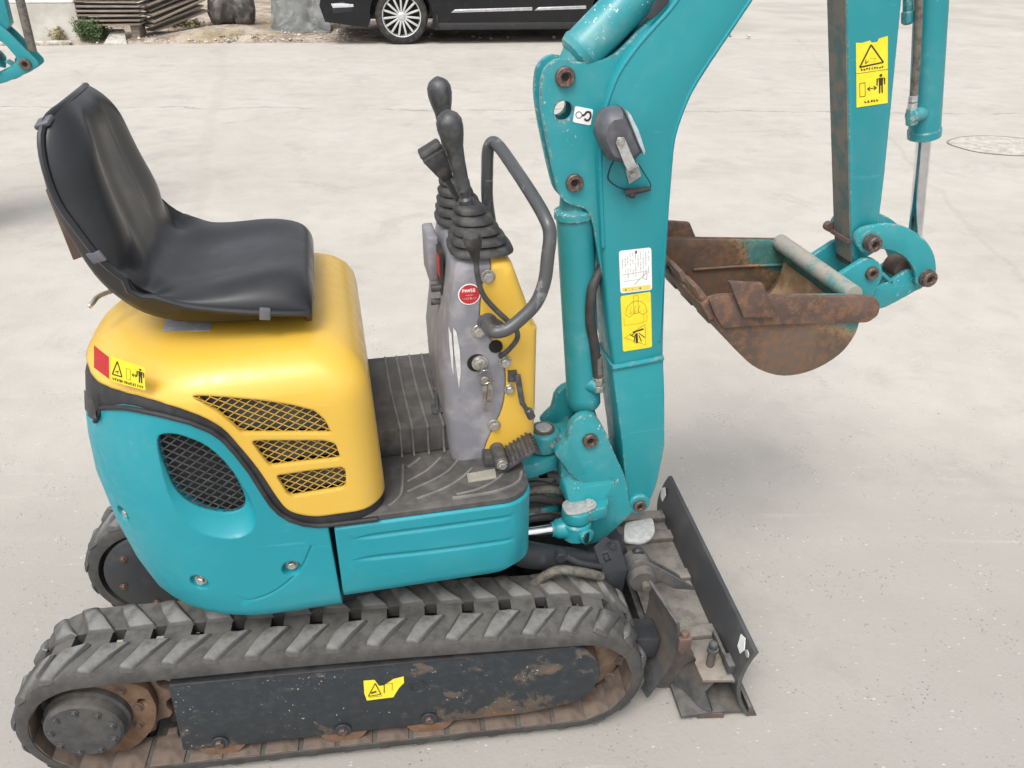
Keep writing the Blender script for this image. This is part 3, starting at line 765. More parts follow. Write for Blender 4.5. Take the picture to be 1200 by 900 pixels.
gc = boolean(console(0), pz.mesh('c'), 'INTERSECT')
pz2 = MB(); pz2.prism([(0.6, sp_[0][1] + 0.2), (sp_[0][0] + 0.0012, sp_[0][1] + 0.2)] + [(p[0] + 0.0012, p[1]) for p in sp_] + [(sp_[-1][0], 0.4), (0.6, 0.4)], -0.3, 0.3)
yc = boolean(console(-0.0), pz2.mesh('c'), 'INTERSECT')
con_o = hp('control_console', finish(gc, ['console_grey'], 40), None)
ycon_o = hp('console_cover', finish(yc, ['yellow_paint'], 40), None)
def on(a, b, y=-0.131): return H.hit(a, b, 1, y)
for a, b, par in ((572, 324, ycon_o), (592, 424, ycon_o), (561, 388, con_o), (579, 498, ycon_o)):
    bolt(par, on(a, b), r=0.0085)
# worn pale patches where the coating has peeled, on the corner facing the seat
def con_left(a, b):
    return H.hit(a, b, 0, 0.2105)
m = MB()
for pts in (((531, 384), (535, 389), (539, 412), (540, 436), (538, 456), (535, 432), (532, 410)), ((525.5, 383), (529, 391), (531, 415), (531.5, 440), (529, 428), (527, 408))):
    P = [on(a, b, -0.1315) for a, b in pts]; 
    m.add([p for p in P] + [p + Vector((0, 0.001, 0)) for p in P], [tuple(range(len(P))), tuple(range(2 * len(P) - 1, len(P) - 1, -1))] + [(i, (i + 1) % len(P), len(P) + (i + 1) % len(P), len(P) + i) for i in range(len(P))])
sub('worn_patch', m, 'worn_patch', con_o)
# red round sticker
c = on(550, 345); rd = 0.0195
D = Decal(con_o, (c.x, -0.1302, c.z), (rd, 0, 0), (0, 0, rd), 'round_sticker', ['sticker_white', 'sticker_red'])
D.poly([(math.cos(a), math.sin(a)) for a in (k * math.pi / 14 for k in range(28))], 0, 0)
D.poly([(0.9 * math.cos(a), 0.9 * math.sin(a)) for a in (k * math.pi / 14 for k in range(28))], 1, 1)
D.mats = ['sticker_white', 'sticker_red']
def glyph(d, s, x, y, h, wd, mi, lay=2):
    G = {'P': [((0, 0), (0, 1)), ((0, 1), (.6, 1)), ((.6, 1), (.6, .5)), ((.6, .5), (0, .5))], 'M': [((0, 0), (0, 1)), ((0, 1), (.35, .4)), ((.35, .4), (.7, 1)), ((.7, 1), (.7, 0))],
         '4': [((.5, 0), (.5, 1)), ((.5, 1), (0, .35)), ((0, .35), (.65, .35))], '5': [((.6, 1), (0, 1)), ((0, 1), (0, .55)), ((0, .55), (.6, .5)), ((.6, .5), (.5, 0)), ((.5, 0), (0, 0))],
         '0': [((0, 0), (0, 1)), ((0, 1), (.55, 1)), ((.55, 1), (.55, 0)), ((.55, 0), (0, 0))], '6': [((.55, 1), (0, .7)), ((0, .7), (0, 0)), ((0, 0), (.55, 0)), ((.55, 0), (.55, .5)), ((.55, .5), (0, .5))]}
    for ch in s:
        for a, b in G[ch]: d.line((x + a[0] * h * 0.85, y + a[1] * h), (x + b[0] * h * 0.85, y + b[1] * h), wd, mi, lay)
        x += h * 0.85
glyph(D, 'PM450', -0.60, 0.22, 0.28, 0.0011, 0)
scribble(D, -0.35, 0.35, -0.12, 0.10, 6, 0.0007, 0, 5); scribble(D, -0.6, 0.6, -0.48, 0.2, 8, 0.0009, 0, 6)
for _ in range(1): pass
D.done()
# ignition switch with key
c = on(562, 425)
m = MB(); m.lathe((c.x, -0.130, c.z), (c.x, -0.2, c.z), [(0, 0.0145), (0.004, 0.0145), (0.0045, 0.0115), (0.009, 0.0115), (0.010, 0.008), (0.012, 0.0075)], 22); sw_o = hp('ignition_switch', m, 'zinc')
m = MB(); m.cyl((c.x - 0.005, -0.1295, c.z), (c.x - 0.005, -0.1312, c.z), 0.0175, 24); sub('switch_seat', m, 'black_hole', sw_o)
m = MB(); m.box((c.x, -0.148, c.z), (0.004, 0.014, 0.016)); sub('key', m, 'steel', sw_o, bevel=0.001)
m = MB(); rr_ = [Vector((c.x + 0.006 + 0.012 * math.cos(q), -0.153, c.z - 0.018 + 0.014 * math.sin(q))) for q in [k * 2 * math.pi / 16 for k in range(17)]]; m.tube(rr_, 0.0011, 6, cr=0); sub('key_ring', m, 'steel', sw_o)
k1 = on(568, 447, -0.15); k2 = on(569.5, 482, -0.15)
m = MB(); dk = (k2 - k1); m.box((k1 + k2) / 2, (0.009, 0.002, dk.length), Matrix.Rotation(-0.05, 3, 'Y')); m.ball(k1, 0.010, 12, (1, 0.25, 1)); m.box((k1 + k2) / 2 + Vector((0.008, -0.003, 0.012)), (0.008, 0.002, dk.length * 0.7), Matrix.Rotation(0.12, 3, 'Y')); sub('hanging_key', m, 'steel', sw_o, bevel=0.0005)
# switches on the seat side
m = MB()
for a, b, r_ in ((512, 337, 0.007), (511.5, 353, 0.006)):
    p = H.hit(a + 4, b, 0, 0.224); m.cyl((0.226, p.y, p.z), (0.207, p.y, p.z), r_, 14, 0.001)
hp('switch_knob', m, 'lever_grey')
m = MB(); p0 = H.hit(512, 290, 0, 0.225)
m.box((0.219, 0.045, 0.945), (0.020, 0.085, 0.085)); tag_o = hp('switch_box', m, 'console_grey', bevel=0.004)
m = MB(); m.box((0.2275, -0.020, 0.935), (0.006, 0.045, 0.080)); sub('decal_strip', m, 'ink', tag_o)
m = MB(); m.box((0.2262, -0.020, 0.945), (0.006, 0.030, 0.035)); sub('red_label', m, 'sticker_red', tag_o)

# rubber boots with joysticks
def boot(cx, cy, z0, s, h, n=6):
    m = MB(); prof = []
    for i in range(n):
        f0 = i / n; w0 = s * (1 - 0.62 * f0); z = z0 + h * f0
        prof += [(z + 0.002, w0 * 0.88), (z + h / n * 0.25, w0), (z + h / n * 0.62, w0 * 0.98), (z + h / n * 0.85, w0 * 0.86)]
    prof.append((z0 + h, s * 0.30))
    rg = []
    for j, (z, w_) in enumerate(prof):
        k = (z - z0) / h; e = 3.2 - 1.2 * k; rg.append([])
        for q in range(28):
            a = 2 * math.pi * q / 28; c_, s_ = math.cos(a), math.sin(a); rr = 1 / (abs(c_) ** e + abs(s_) ** e) ** (1 / e)
            rg[-1].append(Vector((cx + c_ * rr * w_ - 0.020 * k, cy + s_ * rr * w_ * 1.08, z)))
    m.rings(rg); return m
bn = hp('lever_boot', boot(0.293, -0.066, 0.988, 0.056, 0.082, 5), 'boot_rubber', ang=60)
bf = hp('lever_boot', boot(0.288, 0.085, 0.988, 0.052, 0.085, 5), 'boot_rubber', ang=60)
def joystick(cy, base, knobpx, yk):
    m = MB(); k = H.hit(*knobpx, 1, yk); b0 = Vector(base); L = (k - b0).length
    m.lathe(b0, k, [(0, 0.0125), (0.018, 0.0125), (0.022, 0.0085), (L - 0.112, 0.0080), (L - 0.110, 0.0125), (L - 0.096, 0.0125), (L - 0.094, 0.0115), (L - 0.060, 0.0125), (L - 0.036, 0.0145), (L - 0.018, 0.0190), (L - 0.004, 0.0212), (L + 0.008, 0.0205), (L + 0.016, 0.0165), (L + 0.021, 0.010), (L + 0.025, 0.002)], 22)
    return m
hp('joystick', joystick(-0.07, (0.272, -0.07, 1.062), (527, 147), -0.085), 'lever_grey', ang=40)
hp('joystick', joystick(0.08, (0.272, 0.08, 1.062), (515, 107), 0.075), 'lever_grey', ang=40)
# travel lever with the square knob
def lever(pts, r, head=None, name='lever'):
    m = MB(); m.tube(pts, r, 10, 6); o = hp(name, m, 'lever_grey'); return o
a0 = H.hit(552, 262, 1, -0.02); a1 = H.hit(530, 222, 1, -0.045); a2 = H.hit(519, 200, 1, -0.05)
o = lever([a0, a1, a2], 0.0055, name='travel_lever')
d = (a2 - a1).normalized(); k = H.hit(508, 182, 1, -0.05); dd = (k - a2).normalized()
u = Vector((0, 1, 0)); v = dd.cross(u).normalized(); m = MB()
m.rings([[a2 + dd * t + u * (sx * wy) + v * (sz * wx) for sx, sz in ((-1, -1), (1, -1), (1, 1), (-1, 1))] for t, wx, wy in ((-0.016, 0.009, 0.009), (0.0, 0.013, 0.013), (0.034, 0.020, 0.018), (0.037, 0.0175, 0.016), (0.040, 0.0205, 0.018), (0.048, 0.018, 0.015))])
sub('lever_knob', m, 'boot_rubber', o, bevel=0.0025)
o = lever([H.hit(571, 238, 1, 0.03), H.hit(573, 212, 1, 0.03)], 0.007, name='stub_lever')
# side lever with round knob
P = [H.hit(a, b, 1, y) for a, b, y in ((557, 298, -0.165), (560, 325, -0.162), (566, 345, -0.158), (580, 362, -0.155), (597, 378, -0.152), (606, 389, -0.150), (605, 399, -0.148), (595, 411, -0.142), (586, 418, -0.134))]
o = lever(P, 0.0048, name='dozer_lever')
k0 = H.hit(557, 301, 1, -0.165); k1 = H.hit(553, 277, 1, -0.168); L = (k1 - k0).length
m = MB(); m.lathe(k0, k1, [(-0.006, 0.006), (0, 0.0075), (0.012, 0.0095), (0.016, 0.0125), (L - 0.008, 0.0155), (L + 0.002, 0.0135), (L + 0.006, 0.006)], 18); sub('lever_knob', m, 'boot_rubber', o)
c = on(581, 406); m = MB(); m.cyl((c.x, -0.1295, c.z), (c.x, -0.1322, c.z), 0.0125, 20); sub('lever_slot', m, 'black_hole', o)
# grab bar
P = [Vector(on(570, 380, -0.135)), on(574, 386, -0.162), on(580, 389, -0.182), on(594, 386, -0.184), H.hit(611, 373, 1, -0.182), H.hit(628, 355, 1, -0.180), H.hit(638, 330, 1, -0.178), H.hit(642, 300, 1, -0.172), H.hit(644.5, 275, 1, -0.163), H.hit(640, 258, 1, -0.150), H.hit(625, 231, 1, -0.095), H.hit(602, 196, 1, 0.01), H.hit(585, 172, 1, 0.075), H.hit(577, 167, 1, 0.092), H.hit(572, 176, 1, 0.10), H.hit(571, 200, 1, 0.104), H.hit(571, 232, 1, 0.108), H.hit(575, 262, 1, 0.112)]
m = MB(); m.tube(P, 0.0114, 16, 5); bar_o = hp('grab_bar', m, 'bar_grey', ang=60)
c = on(571, 378); m = MB(); m.lathe((c.x, -0.1295, c.z), (c.x, -0.2, c.z), [(0, 0.018), (0.004, 0.018), (0.006, 0.012), (0.020, 0.0115)], 20); m.prism(rnd([(c.x - 0.012, c.z - 0.012), (c.x + 0.030, c.z - 0.016), (c.x + 0.030, c.z - 0.002), (c.x - 0.005, c.z + 0.018)], 0.008), -0.1340, -0.1290); sub('bar_mount', m, 'bar_grey', bar_o)
# small catch lever at the right
m = MB(); pA = on(605, 436); pB = on(609, 464); pC = on(619, 481)
m.box(on(600, 440), (0.016, 0.010, 0.022)); m.tube([pA + Vector((0, -0.012, 0)), pB + Vector((0, -0.018, 0)), on(611, 468) + Vector((0, -0.02, 0)), pC + Vector((0, -0.024, 0))], [0.0055, 0.0055, 0.0045, 0.0045], 10)
m.cyl(on(615, 472) + Vector((0, -0.023, 0)), on(620, 482) + Vector((0, -0.024, 0)), 0.0078, 12, 0.002)
c_o = hp('catch_lever', m, 'lever_grey'); bolt(c_o, on(597, 456), r=0.007)
# foot pedal
m = MB()
pA = H.hit(588, 541, 1, -0.16); pB = H.hit(618, 522, 1, -0.16)
d = (pB - pA).normalized(); nn = Vector((-d.z, 0, d.x))
Mp = Matrix((d, Vector((0, 1, 0)), nn)).transposed()
cpt = (pA + pB) / 2
m.box(cpt, (0.082, 0.055, 0.010), Mp)
ped_o = hp('foot_pedal', m, 'lever_grey', bevel=0.002)
m = MB()
for k in range(9): m.box(cpt + d * (-0.036 + 0.009 * k) + nn * 0.0065, (0.0032, 0.054, 0.004), Mp)
for k in range(5): m.box(cpt + d * 0.042 + Vector((0, -0.022 + 0.011 * k, 0)) + nn * -0.006, (0.006, 0.003, 0.022), Mp)
sub('pedal_ribs', m, 'hose', ped_o)
m = MB(); q = H.hit(588, 543, 1, -0.18); m.cyl((q.x, -0.185, q.z), (q.x, -0.12, q.z), 0.014, 18, 0.002); m.box((q.x - 0.012, -0.145, 0.597), (0.032, 0.03, 0.022)); sub('pedal_pivot', m, 'lever_grey', ped_o); bolt(ped_o, (q.x, -0.185, q.z), r=0.0075)
m = MB(); q = H.hit(579, 530, 1, -0.135); m.box((q.x, -0.142, q.z - 0.004), (0.026, 0.014, 0.020)); sub('pedal_bracket', m, 'zinc', ped_o, bevel=0.002)
# latch lying on the step
m = MB(); q1 = H.hit(511, 446, 2, 0.652); q2 = H.hit(513, 482, 2, 0.652); m.tube([q1, (q1 + q2) / 2, q2], 0.0035, 8); m.cyl(q1, q1.lerp(q2, 0.35), 0.006, 10, 0.001); m.prism(rnd([(q2.x - 0.012, q2.y - 0.005), (q2.x + 0.012, q2.y - 0.005), (q2.x + 0.010, q2.y + 0.05), (q2.x - 0.008, q2.y + 0.05)], 0.006), 0.6485, 0.6515, k=2)
hp('floor_latch', m, 'lever_grey')

# ================================================================== BOOM
def XZ(pts, y): return pxo(pts, y)
boom_n = [(735, 590), (741, 599), (752, 600), (761, 590), (769, 565), (777, 522), (777.5, 462), (778.5, 400), (782, 300), (789, 205), (794, 160), (806, 125), (821, 96), (850, 52), (885, 0), (948, -95), (1000, -178), (985, -215), (940, -220), (880, -150), (790, 0), (765, 30), (742, 57), (721, 88), (707, 130), (702, 165), (701, 210), (707, 300), (713, 380), (722, 450), (729, 520), (734, 560)]
bo = XZ(boom_n, -0.05)
m = MB(); m.prism(smooth(bo, 2), -0.05, 0.05)
boom_o = hp('boom', m, 'teal_paint', bevel=0.009, seg=3)
# lower thicker foot plate with weld seam
foot = XZ([(717, 430), (777, 420), (778.5, 462), (778.5, 522), (769.5, 566), (763, 584), (752, 600), (741, 598), (735, 586), (729, 520)], -0.053)
m = MB(); m.prism(rnd(foot, [0.004, 0.004, 0.004, 0.01, 0.01, 0.02, 0.02, 0.02, 0.02, 0.004], 3), -0.054, 0.054); sub('foot_plate', m, 'teal_paint', boom_o, bevel=0.003)
c = H.hit(748, 590, 1, -0.056); m = MB(); m.cyl((c.x, -0.062, c.z), (c.x, 0.062, c.z), 0.026, 28, 0.003); sub('boss', m, 'teal_paint', boom_o)
bolt(boom_o, (c.x, -0.062, c.z), r=0.0145, kind='pin', mat='dull_pin', name='pin_head')
m = MB(); wl = XZ([(716, 428), (740, 423), (776, 416), (776, 426), (740, 433), (717, 438)], -0.054); m.tube([Vector((p[0], -0.0535, p[1])) for p in XZ([(717, 431), (745, 426), (777, 419)], -0.0535)], 0.006, 8); sub('weld', m, 'teal_paint', boom_o)
# edge flanges (weld ridges) along both sides of the near face
m = MB()
for pts in (((706, 290), (703, 215), (703, 165), (708, 130), (722, 90), (743, 58), (767, 30), (791, 2), (840, -70)), ((771, 400), (777, 300), (783, 205), (788, 162), (800, 125), (815, 94), (844, 50), (879, -2), (920, -64))):
    m.tube([H.hit(a + 1, b, 1, -0.0475) for a, b in pts], 0.0042, 8, 5)
sub('edge_bead', m, 'teal_panel_paint', boom_o)
# bracket plates at the knee of the boom, near and far, with the cylinder pins
gus = [(634, 98), (637, 84), (645, 74), (657, 69), (672, 72), (690, 73), (706, 71), (722, 63), (738, 48), (752, 34), (763, 30), (763, 60), (725, 130), (715, 215), (715, 330), (708, 330), (701, 300), (696, 268), (690, 250), (681, 243), (668, 240), (658, 232), (652, 215), (642, 170), (634, 125)]
for yy in (-0.034, 0.010):
    g = XZ(gus, -0.034)
    pin1 = H.hit(662, 90, 1, -0.036); hl = H.hit(660.5, 130, 1, -0.034); pin2 = H.hit(673, 214, 1, -0.036)
    m = MB(); m.prism(smooth(g, 2), yy, yy + 0.010, holes=[circ((hl.x, hl.z), 0.0165, 20)])
    g_o = hp('bracket_plate', m, 'teal_casting_paint', ang=40)
    if yy < 0:
        bolt(g_o, (pin1.x, yy, pin1.z), r=0.0165, kind='pin', mat='dull_pin', name='pin_head'); bolt(g_o, (pin2.x, yy, pin2.z), r=0.0155, kind='pin', mat='dull_pin', name='pin_head')
        near_plate = g_o
        m = MB(); m.tube([Vector((p[0], yy + 0.001, p[1])) for p in smooth(g, 2)[8:]][:26], 0.0018, 6, cr=0)
for p in (pin1, pin2):
    m = MB(); m.cyl((p.x, -0.033, p.z), (p.x, 0.033, p.z), 0.012, 16); sub('cross_pin', m, 'dull_pin', near_plate)
# hook sticker
o_, u_, v_ = dplane(((671, 143), (692, 147), (674, 124)), -0.0342)
D = Decal(near_plate, o_, u_, v_, 'hook_sticker', ['sticker_white', 'ink']); D.poly(rnd([(0, 0), (1, 0), (1, 1), (0, 1)], 0.12), 0)
D.path([(0.27 + 0.17 * math.cos(a), 0.5 + 0.2 * math.sin(a)) for a in [k * math.pi / 6 for k in range(12)]], 0.0012, 1, close=True)
D.path([(0.45, 0.5), (0.58, 0.58), (0.66, 0.78), (0.85, 0.80), (0.93, 0.55), (0.85, 0.30), (0.68, 0.24), (0.62, 0.36)], 0.0035, 1)
D.done()
# plates closing the top of the boom between the brackets
m = MB(); q = XZ([(700, 82), (745, 40), (800, -20), (870, -120)], 0); 
m.tube([Vector((p[0] - 0.012, 0.0, p[1] + 0.02)) for p in q], [0.012] * 4, 10, 4); sub('hose', m, 'hose', boom_o)
m = MB(); m.prism(XZ([(757, 21), (764, 8), (772, -8), (788, -12), (783, 4), (771, 17), (762, 24)], -0.0510), -0.0512, -0.050); sub('slot', m, 'dark_frame_paint', boom_o)
# boom cylinder (vertical) and arm cylinder (above the boom)
c0 = H.hit(673, 214, 1, 0); c1 = H.hit(673, 243, 1, 0); c2 = H.hit(684, 474, 1, 0); c3 = H.hit(691, 515, 1, 0)
L = (c2 - c1).length
m = MB(); m.lathe(c1, c2, [(-0.004, 0.026), (0, 0.030), (0.004, 0.0375), (0.016, 0.0385), (0.018, 0.0345), (L - 0.030, 0.0345), (L - 0.028, 0.0355), (L - 0.006, 0.0355), (L, 0.032), (L + 0.001, 0.02)], 32)
cyl_o = hp('boom_cylinder', m, 'teal_cylinder_paint', ang=35)
m = MB(); m.cyl(c0 + Vector((0, -0.023, 0)), c0 + Vector((0, 0.023, 0)), 0.030, 24, 0.002); m.lathe(c0, c1, [(0, 0.024), ((c1 - c0).length, 0.028)], 20); sub('cylinder_head', m, 'teal_cylinder_paint', cyl_o)
d = (c3 - c2).normalized(); m = MB(); m.lathe(c2, c3, [(-0.01, 0.020), (0.014, 0.021), ((c3 - c2).length, 0.030)], 24); m.cyl(c3 + Vector((0, -0.030, 0)), c3 + Vector((0, 0.030, 0)), 0.030, 24, 0.002); sub('rod_eye', m, 'teal_cylinder_paint', cyl_o)
# hose and fitting down the cylinder
P = [H.hit(a, b, 1, y) for a, b, y in ((708, 305, 0.0), (703, 318, -0.02), (695, 335, -0.035), (692, 355, -0.040), (692, 380, -0.040), (696, 400, -0.038), (699, 425, -0.036), (701, 445, -0.034))]
m = MB(); m.tube(P, 0.0098, 12, 6); h_o = sub('cylinder_hose', m, 'hose', cyl_o)
m = MB(); f0 = H.hit(700, 418, 1, -0.0362); f1 = H.hit(701, 441, 1, -0.034); f2 = H.hit(702, 457, 1, -0.032); m.cyl(f0, f1, 0.0105, 12); sub('hose_sleeve', m, 'hose_dusty', cyl_o)
m = MB(); L_ = (f2 - f1).length; m.cyl(f1, f1.lerp(f2, 0.5), 0.0125, 6); m.cyl(f1.lerp(f2, 0.55), f2, 0.0135, 6); m.tube([f2, H.hit(697, 452, 1, -0.020), H.hit(688, 448, 1, -0.005)], 0.010, 10); sub('hose_fitting', m, 'zinc', cyl_o, bevel=0.0008)
m = MB(); f = H.hit(686, 449, 1, -0.018); m.cyl(f, f + Vector((0.022, -0.014, 0)), 0.017, 16, 0.002); sub('port_boss', m, 'teal_cylinder_paint', cyl_o)
a0 = H.hit(662, 90, 1, 0); a1 = H.hit(679, 62, 1, 0); a2 = H.hit(742, -3, 1, 0); dA = (a2 - a1).normalized(); a3 = a1 + dA * 0.42; a4 = a1 + dA * 0.56
m = MB(); m.lathe(a1, a3, [(-0.012, 0.028), (-0.006, 0.036), (0.006, 0.039), (0.012, 0.0365), (0.40, 0.0365), (0.41, 0.038), (0.43, 0.038)], 32); m.cyl(a0 + Vector((0, -0.023, 0)), a0 + Vector((0, 0.023, 0)), 0.030, 24, 0.002); m.lathe(a0, a1, [(0, 0.022), ((a1 - a0).length, 0.028)], 20)
acyl_o = hp('arm_cylinder', m, 'teal_cylinder_paint', ang=35)
m = MB(); m.cyl(a3, a4, 0.018, 20); sub('cylinder_rod', m, 'chrome', acyl_o)
m = MB(); m.cyl(a4 + Vector((0, -0.028, 0)), a4 + Vector((0, 0.028, 0)), 0.03, 24, 0.002); sub('rod_eye', m, 'teal_cylinder_paint', acyl_o)

# stickers on the boom
o_, u_, v_ = dplane(((727, 344), (764, 339.5), (725, 294)), -0.0503)
u_.z *= 1
D = Decal(boom_o, o_, u_, v_, 'instruction_sticker', ['sticker_white', 'sticker_pale', 'ink_grey', 'ink']); D.poly(rnd([(0, 0), (1, 0), (1, 1), (0, 1)], 0.08), 0)
D.poly([(0.05, 0.03), (0.95, 0.03), (0.95, 0.13), (0.05, 0.13)], 1, 1)
for k in range(11):
    x = 0.10 + k * 0.08; rr_ = random.Random(k); z = 0.92
    while z > 0.50 - 0.06 * (k % 3):
        l = 0.02 + 0.04 * rr_.random()
        if rr_.random() < 0.8 and not (k < 3 and z > 0.85): D.line((x, z), (x, z - l), 0.0007 + 0.0006 * rr_.random(), 2)
        z -= l + 0.015
D.poly([(0.5, 0.90), (0.55, 0.90), (0.55, 0.96), (0.5, 0.96)], 3, 1)
D.path([(0.08, 0.44), (0.85, 0.46)], 0.0006, 2); D.path([(0.1, 0.28), (0.55, 0.29), (0.66, 0.31)], 0.0006, 2)
D.path([(0.85, 0.46), (0.83, 0.26), (0.70, 0.32), (0.83, 0.44)], 0.0009, 2); D.path([(0.45, 0.18), (0.6, 0.28), (0.78, 0.40)], 0.0009, 2)
for x in (0.17, 0.38, 0.62): D.poly([(x - 0.025, 0.06), (x + 0.025, 0.06), (x, 0.115)], 3 if x != 0.38 else 2, 2)
D.done()
o_, u_, v_ = dplane(((730, 412), (764, 406.5), (727, 347)), -0.0503)
D = Decal(boom_o, o_, u_, v_, 'warning_sticker', ['sticker_yellow', 'ink', 'ink_brown']); D.poly(rnd([(0, 0), (1, 0), (1, 1), (0, 1)], 0.05), 0)
D.path([(0.5 + 0.36 * math.cos(a), 0.66 + 0.22 * math.sin(a)) for a in [k * math.pi / 12 for k in range(13)]], 0.0009, 2)
D.path([(0.14, 0.66), (0.28, 0.61), (0.40, 0.66), (0.62, 0.66), (0.72, 0.62), (0.86, 0.66)], 0.0009, 2)
D.path([(0.42, 0.66), (0.42, 0.96), (0.50, 0.99), (0.58, 0.96), (0.56, 0.66)], 0.0009, 2)
for x in (0.34, 0.48, 0.62): D.path([(x, 0.80), (x - 0.06, 0.66), (x + 0.04, 0.70)], 0.0006, 2)
D.path([(0.08, 0.62), (0.08, 0.48), (0.60, 0.47), (0.85, 0.50), (0.85, 0.62)], 0.0006, 2); D.path([(0.74, 0.62), (0.74, 0.50)], 0.0006, 2)
D.path([(0.08, 0.25), (0.78, 0.06), (0.78, 0.44)], 0.0009, 2, close=True)
D.line((0.36, 0.33), (0.72, 0.36), 0.0035, 1); D.line((0.48, 0.12), (0.48, 0.30), 0.0048, 1)
for q in (((0.25, 0.30), (0.40, 0.24)), ((0.38, 0.14), (0.43, 0.28)), ((0.56, 0.30), (0.76, 0.20)), ((0.56, 0.26), (0.64, 0.13)), ((0.3, 0.27), (0.45, 0.33))): D.line(*q, 0.0018, 1)
D.done()

# work lamp
yl = -0.050
body = XZ([(699, 150), (702, 136), (711, 127), (726, 125), (737, 146), (749, 177), (742, 184), (728, 190), (712, 186), (704, 172), (699, 160)], yl - 0.03)
cx = sum(p[0] for p in body) / len(body); cz = sum(p[1] for p in body) / len(body)
m = MB(); rg = []
for yy, s_ in ((-0.052, 0.80), (-0.060, 0.97), (-0.085, 1.0), (-0.100, 0.92), (-0.108, 0.72)):
    rg.append([Vector((cx + (p[0] - cx) * s_, yy, cz + (p[1] - cz) * s_)) for p in body])
m.rings(rg); lamp_o = hp('work_lamp', m, 'lamp_housing', ang=38)
l0 = XZ([(727, 124), (733, 130), (743, 150), (750, 172), (749, 178), (742, 163), (734, 143)], yl - 0.03)
m = MB(); m.prism(l0, -0.107, -0.056); sub('lens', m, 'lamp_lens', lamp_o, bevel=0.002)
m = MB()
brk = XZ([(722, 168), (724, 161), (731, 161), (734, 167), (743, 188), (746, 194), (735, 199), (732, 193)], -0.112)
m.prism(brk, -0.1135, -0.1105)
brk2 = XZ([(733, 197), (748, 191), (752, 207), (738, 216)], -0.056)
m.prism(brk2, -0.054, -0.0512)
pa, pb = XZ([(735, 198), (746, 193)], -0.112); 
m.add([Vector((pa[0], -0.1135, pa[1])), Vector((pb[0], -0.1135, pb[1])), Vector((brk2[1][0], -0.0512, brk2[1][1])), Vector((brk2[0][0], -0.0512, brk2[0][1])), Vector((pa[0], -0.1135, pa[1] - 0.003)), Vector((pb[0], -0.1135, pb[1] - 0.003)), Vector((brk2[1][0], -0.0512, brk2[1][1] - 0.003)), Vector((brk2[0][0], -0.0512, brk2[0][1] - 0.003))], [(0, 1, 2, 3), (7, 6, 5, 4), (0, 4, 5, 1), (1, 5, 6, 2), (2, 6, 7, 3), (3, 7, 4, 0)])
sub('lamp_bracket', m, 'washer_grey', lamp_o)
bolt(lamp_o, H.hit(727.5, 166, 1, -0.1135), r=0.0048); bolt(lamp_o, H.hit(740.5, 205, 1, -0.054), r=0.0048)
m = MB(); m.tube([H.hit(a, b, 1, y) for a, b, y in ((719, 188, -0.085), (714, 200, -0.075), (713, 210, -0.07), (722, 218, -0.065), (732, 222, -0.060))], 0.0016, 6); m.tube([H.hit(a, b, 1, y) for a, b, y in ((748, 192, -0.07), (755, 203, -0.065), (762, 215, -0.06), (762, 221, -0.058))], 0.0010, 6); sub('lamp_wire', m, 'wire_blue', lamp_o)
m = MB(); cA = H.hit(733, 226, 1, -0.058); cB = H.hit(762, 221, 1, -0.058); m.tube([cA, cA.lerp(cB, .3) + Vector((0, -0.003, 0.001)), cA.lerp(cB, 0.6), cB], [0.0085, 0.0065, 0.006, 0.004], 8, 3); m.ball(cA.lerp(cB, 0.25) + Vector((0, -0.004, -0.004)), 0.007, 8); sub('wire_connector', m, 'hose', lamp_o)

# ================================================================== SWING BRACKET
zax = H.hit(637, 503, 1, 0.0)             # vertical swing pin
m = MB()
sidep = XZ([(664, 516), (668, 500), (678, 489), (690, 486), (700, 490), (710, 507), (722, 535), (733, 560), (738, 590), (741, 600), (726, 612), (708, 622), (700, 600), (690, 572), (672, 560), (660, 545), (650, 530)], -0.068)
m.prism(smooth(sidep, 2), -0.070, -0.048)
m.prism(smooth(sidep, 2), 0.048, 0.070)
foot2 = XZ([(715, 560), (738, 570), (742, 598), (752, 607), (700, 625), (690, 600)], -0.055)
mid_ = XZ([(650, 520), (672, 500), (700, 540), (716, 580), (700, 610), (672, 575), (650, 545)], 0)
m.prism(mid_, -0.050, 0.050)
brk_o = hp('swing_bracket', m, 'teal_casting_paint', bevel=0.004)
m = MB(); m.cyl((zax.x, 0, zax.z - 0.045), (zax.x, 0, zax.z), 0.036, 28, 0.004); m.box((zax.x + 0.045, 0, zax.z - 0.024), (0.07, 0.056, 0.036)); sub('upper_lug', m, 'teal_casting_paint', brk_o, bevel=0.003)
m = MB(); m.cyl((zax.x, 0, zax.z), (zax.x, 0, zax.z + 0.003), 0.024, 28); sub('pin_ring', m, 'dull_pin', brk_o)
m = MB(); m.cyl((zax.x, 0, zax.z + 0.002), (zax.x, 0, zax.z + 0.006), 0.0175, 24, 0.001); sub('pin_cap', m, 'washer_grey', brk_o)
q = H.hit(691, 515, 1, -0.070); bolt(brk_o, (q.x, -0.0705, q.z), r=0.0165, kind='pin', mat='dull_pin', name='pin_head')
q = H.hit(648, 521, 1, -0.032); bolt(brk_o, q, r=0.0065, n=(-0.3, -1, 0.1)); q = H.hit(654.5, 531, 1, -0.034); bolt(brk_o, q, r=0.0055, n=(-0.3, -1, 0))
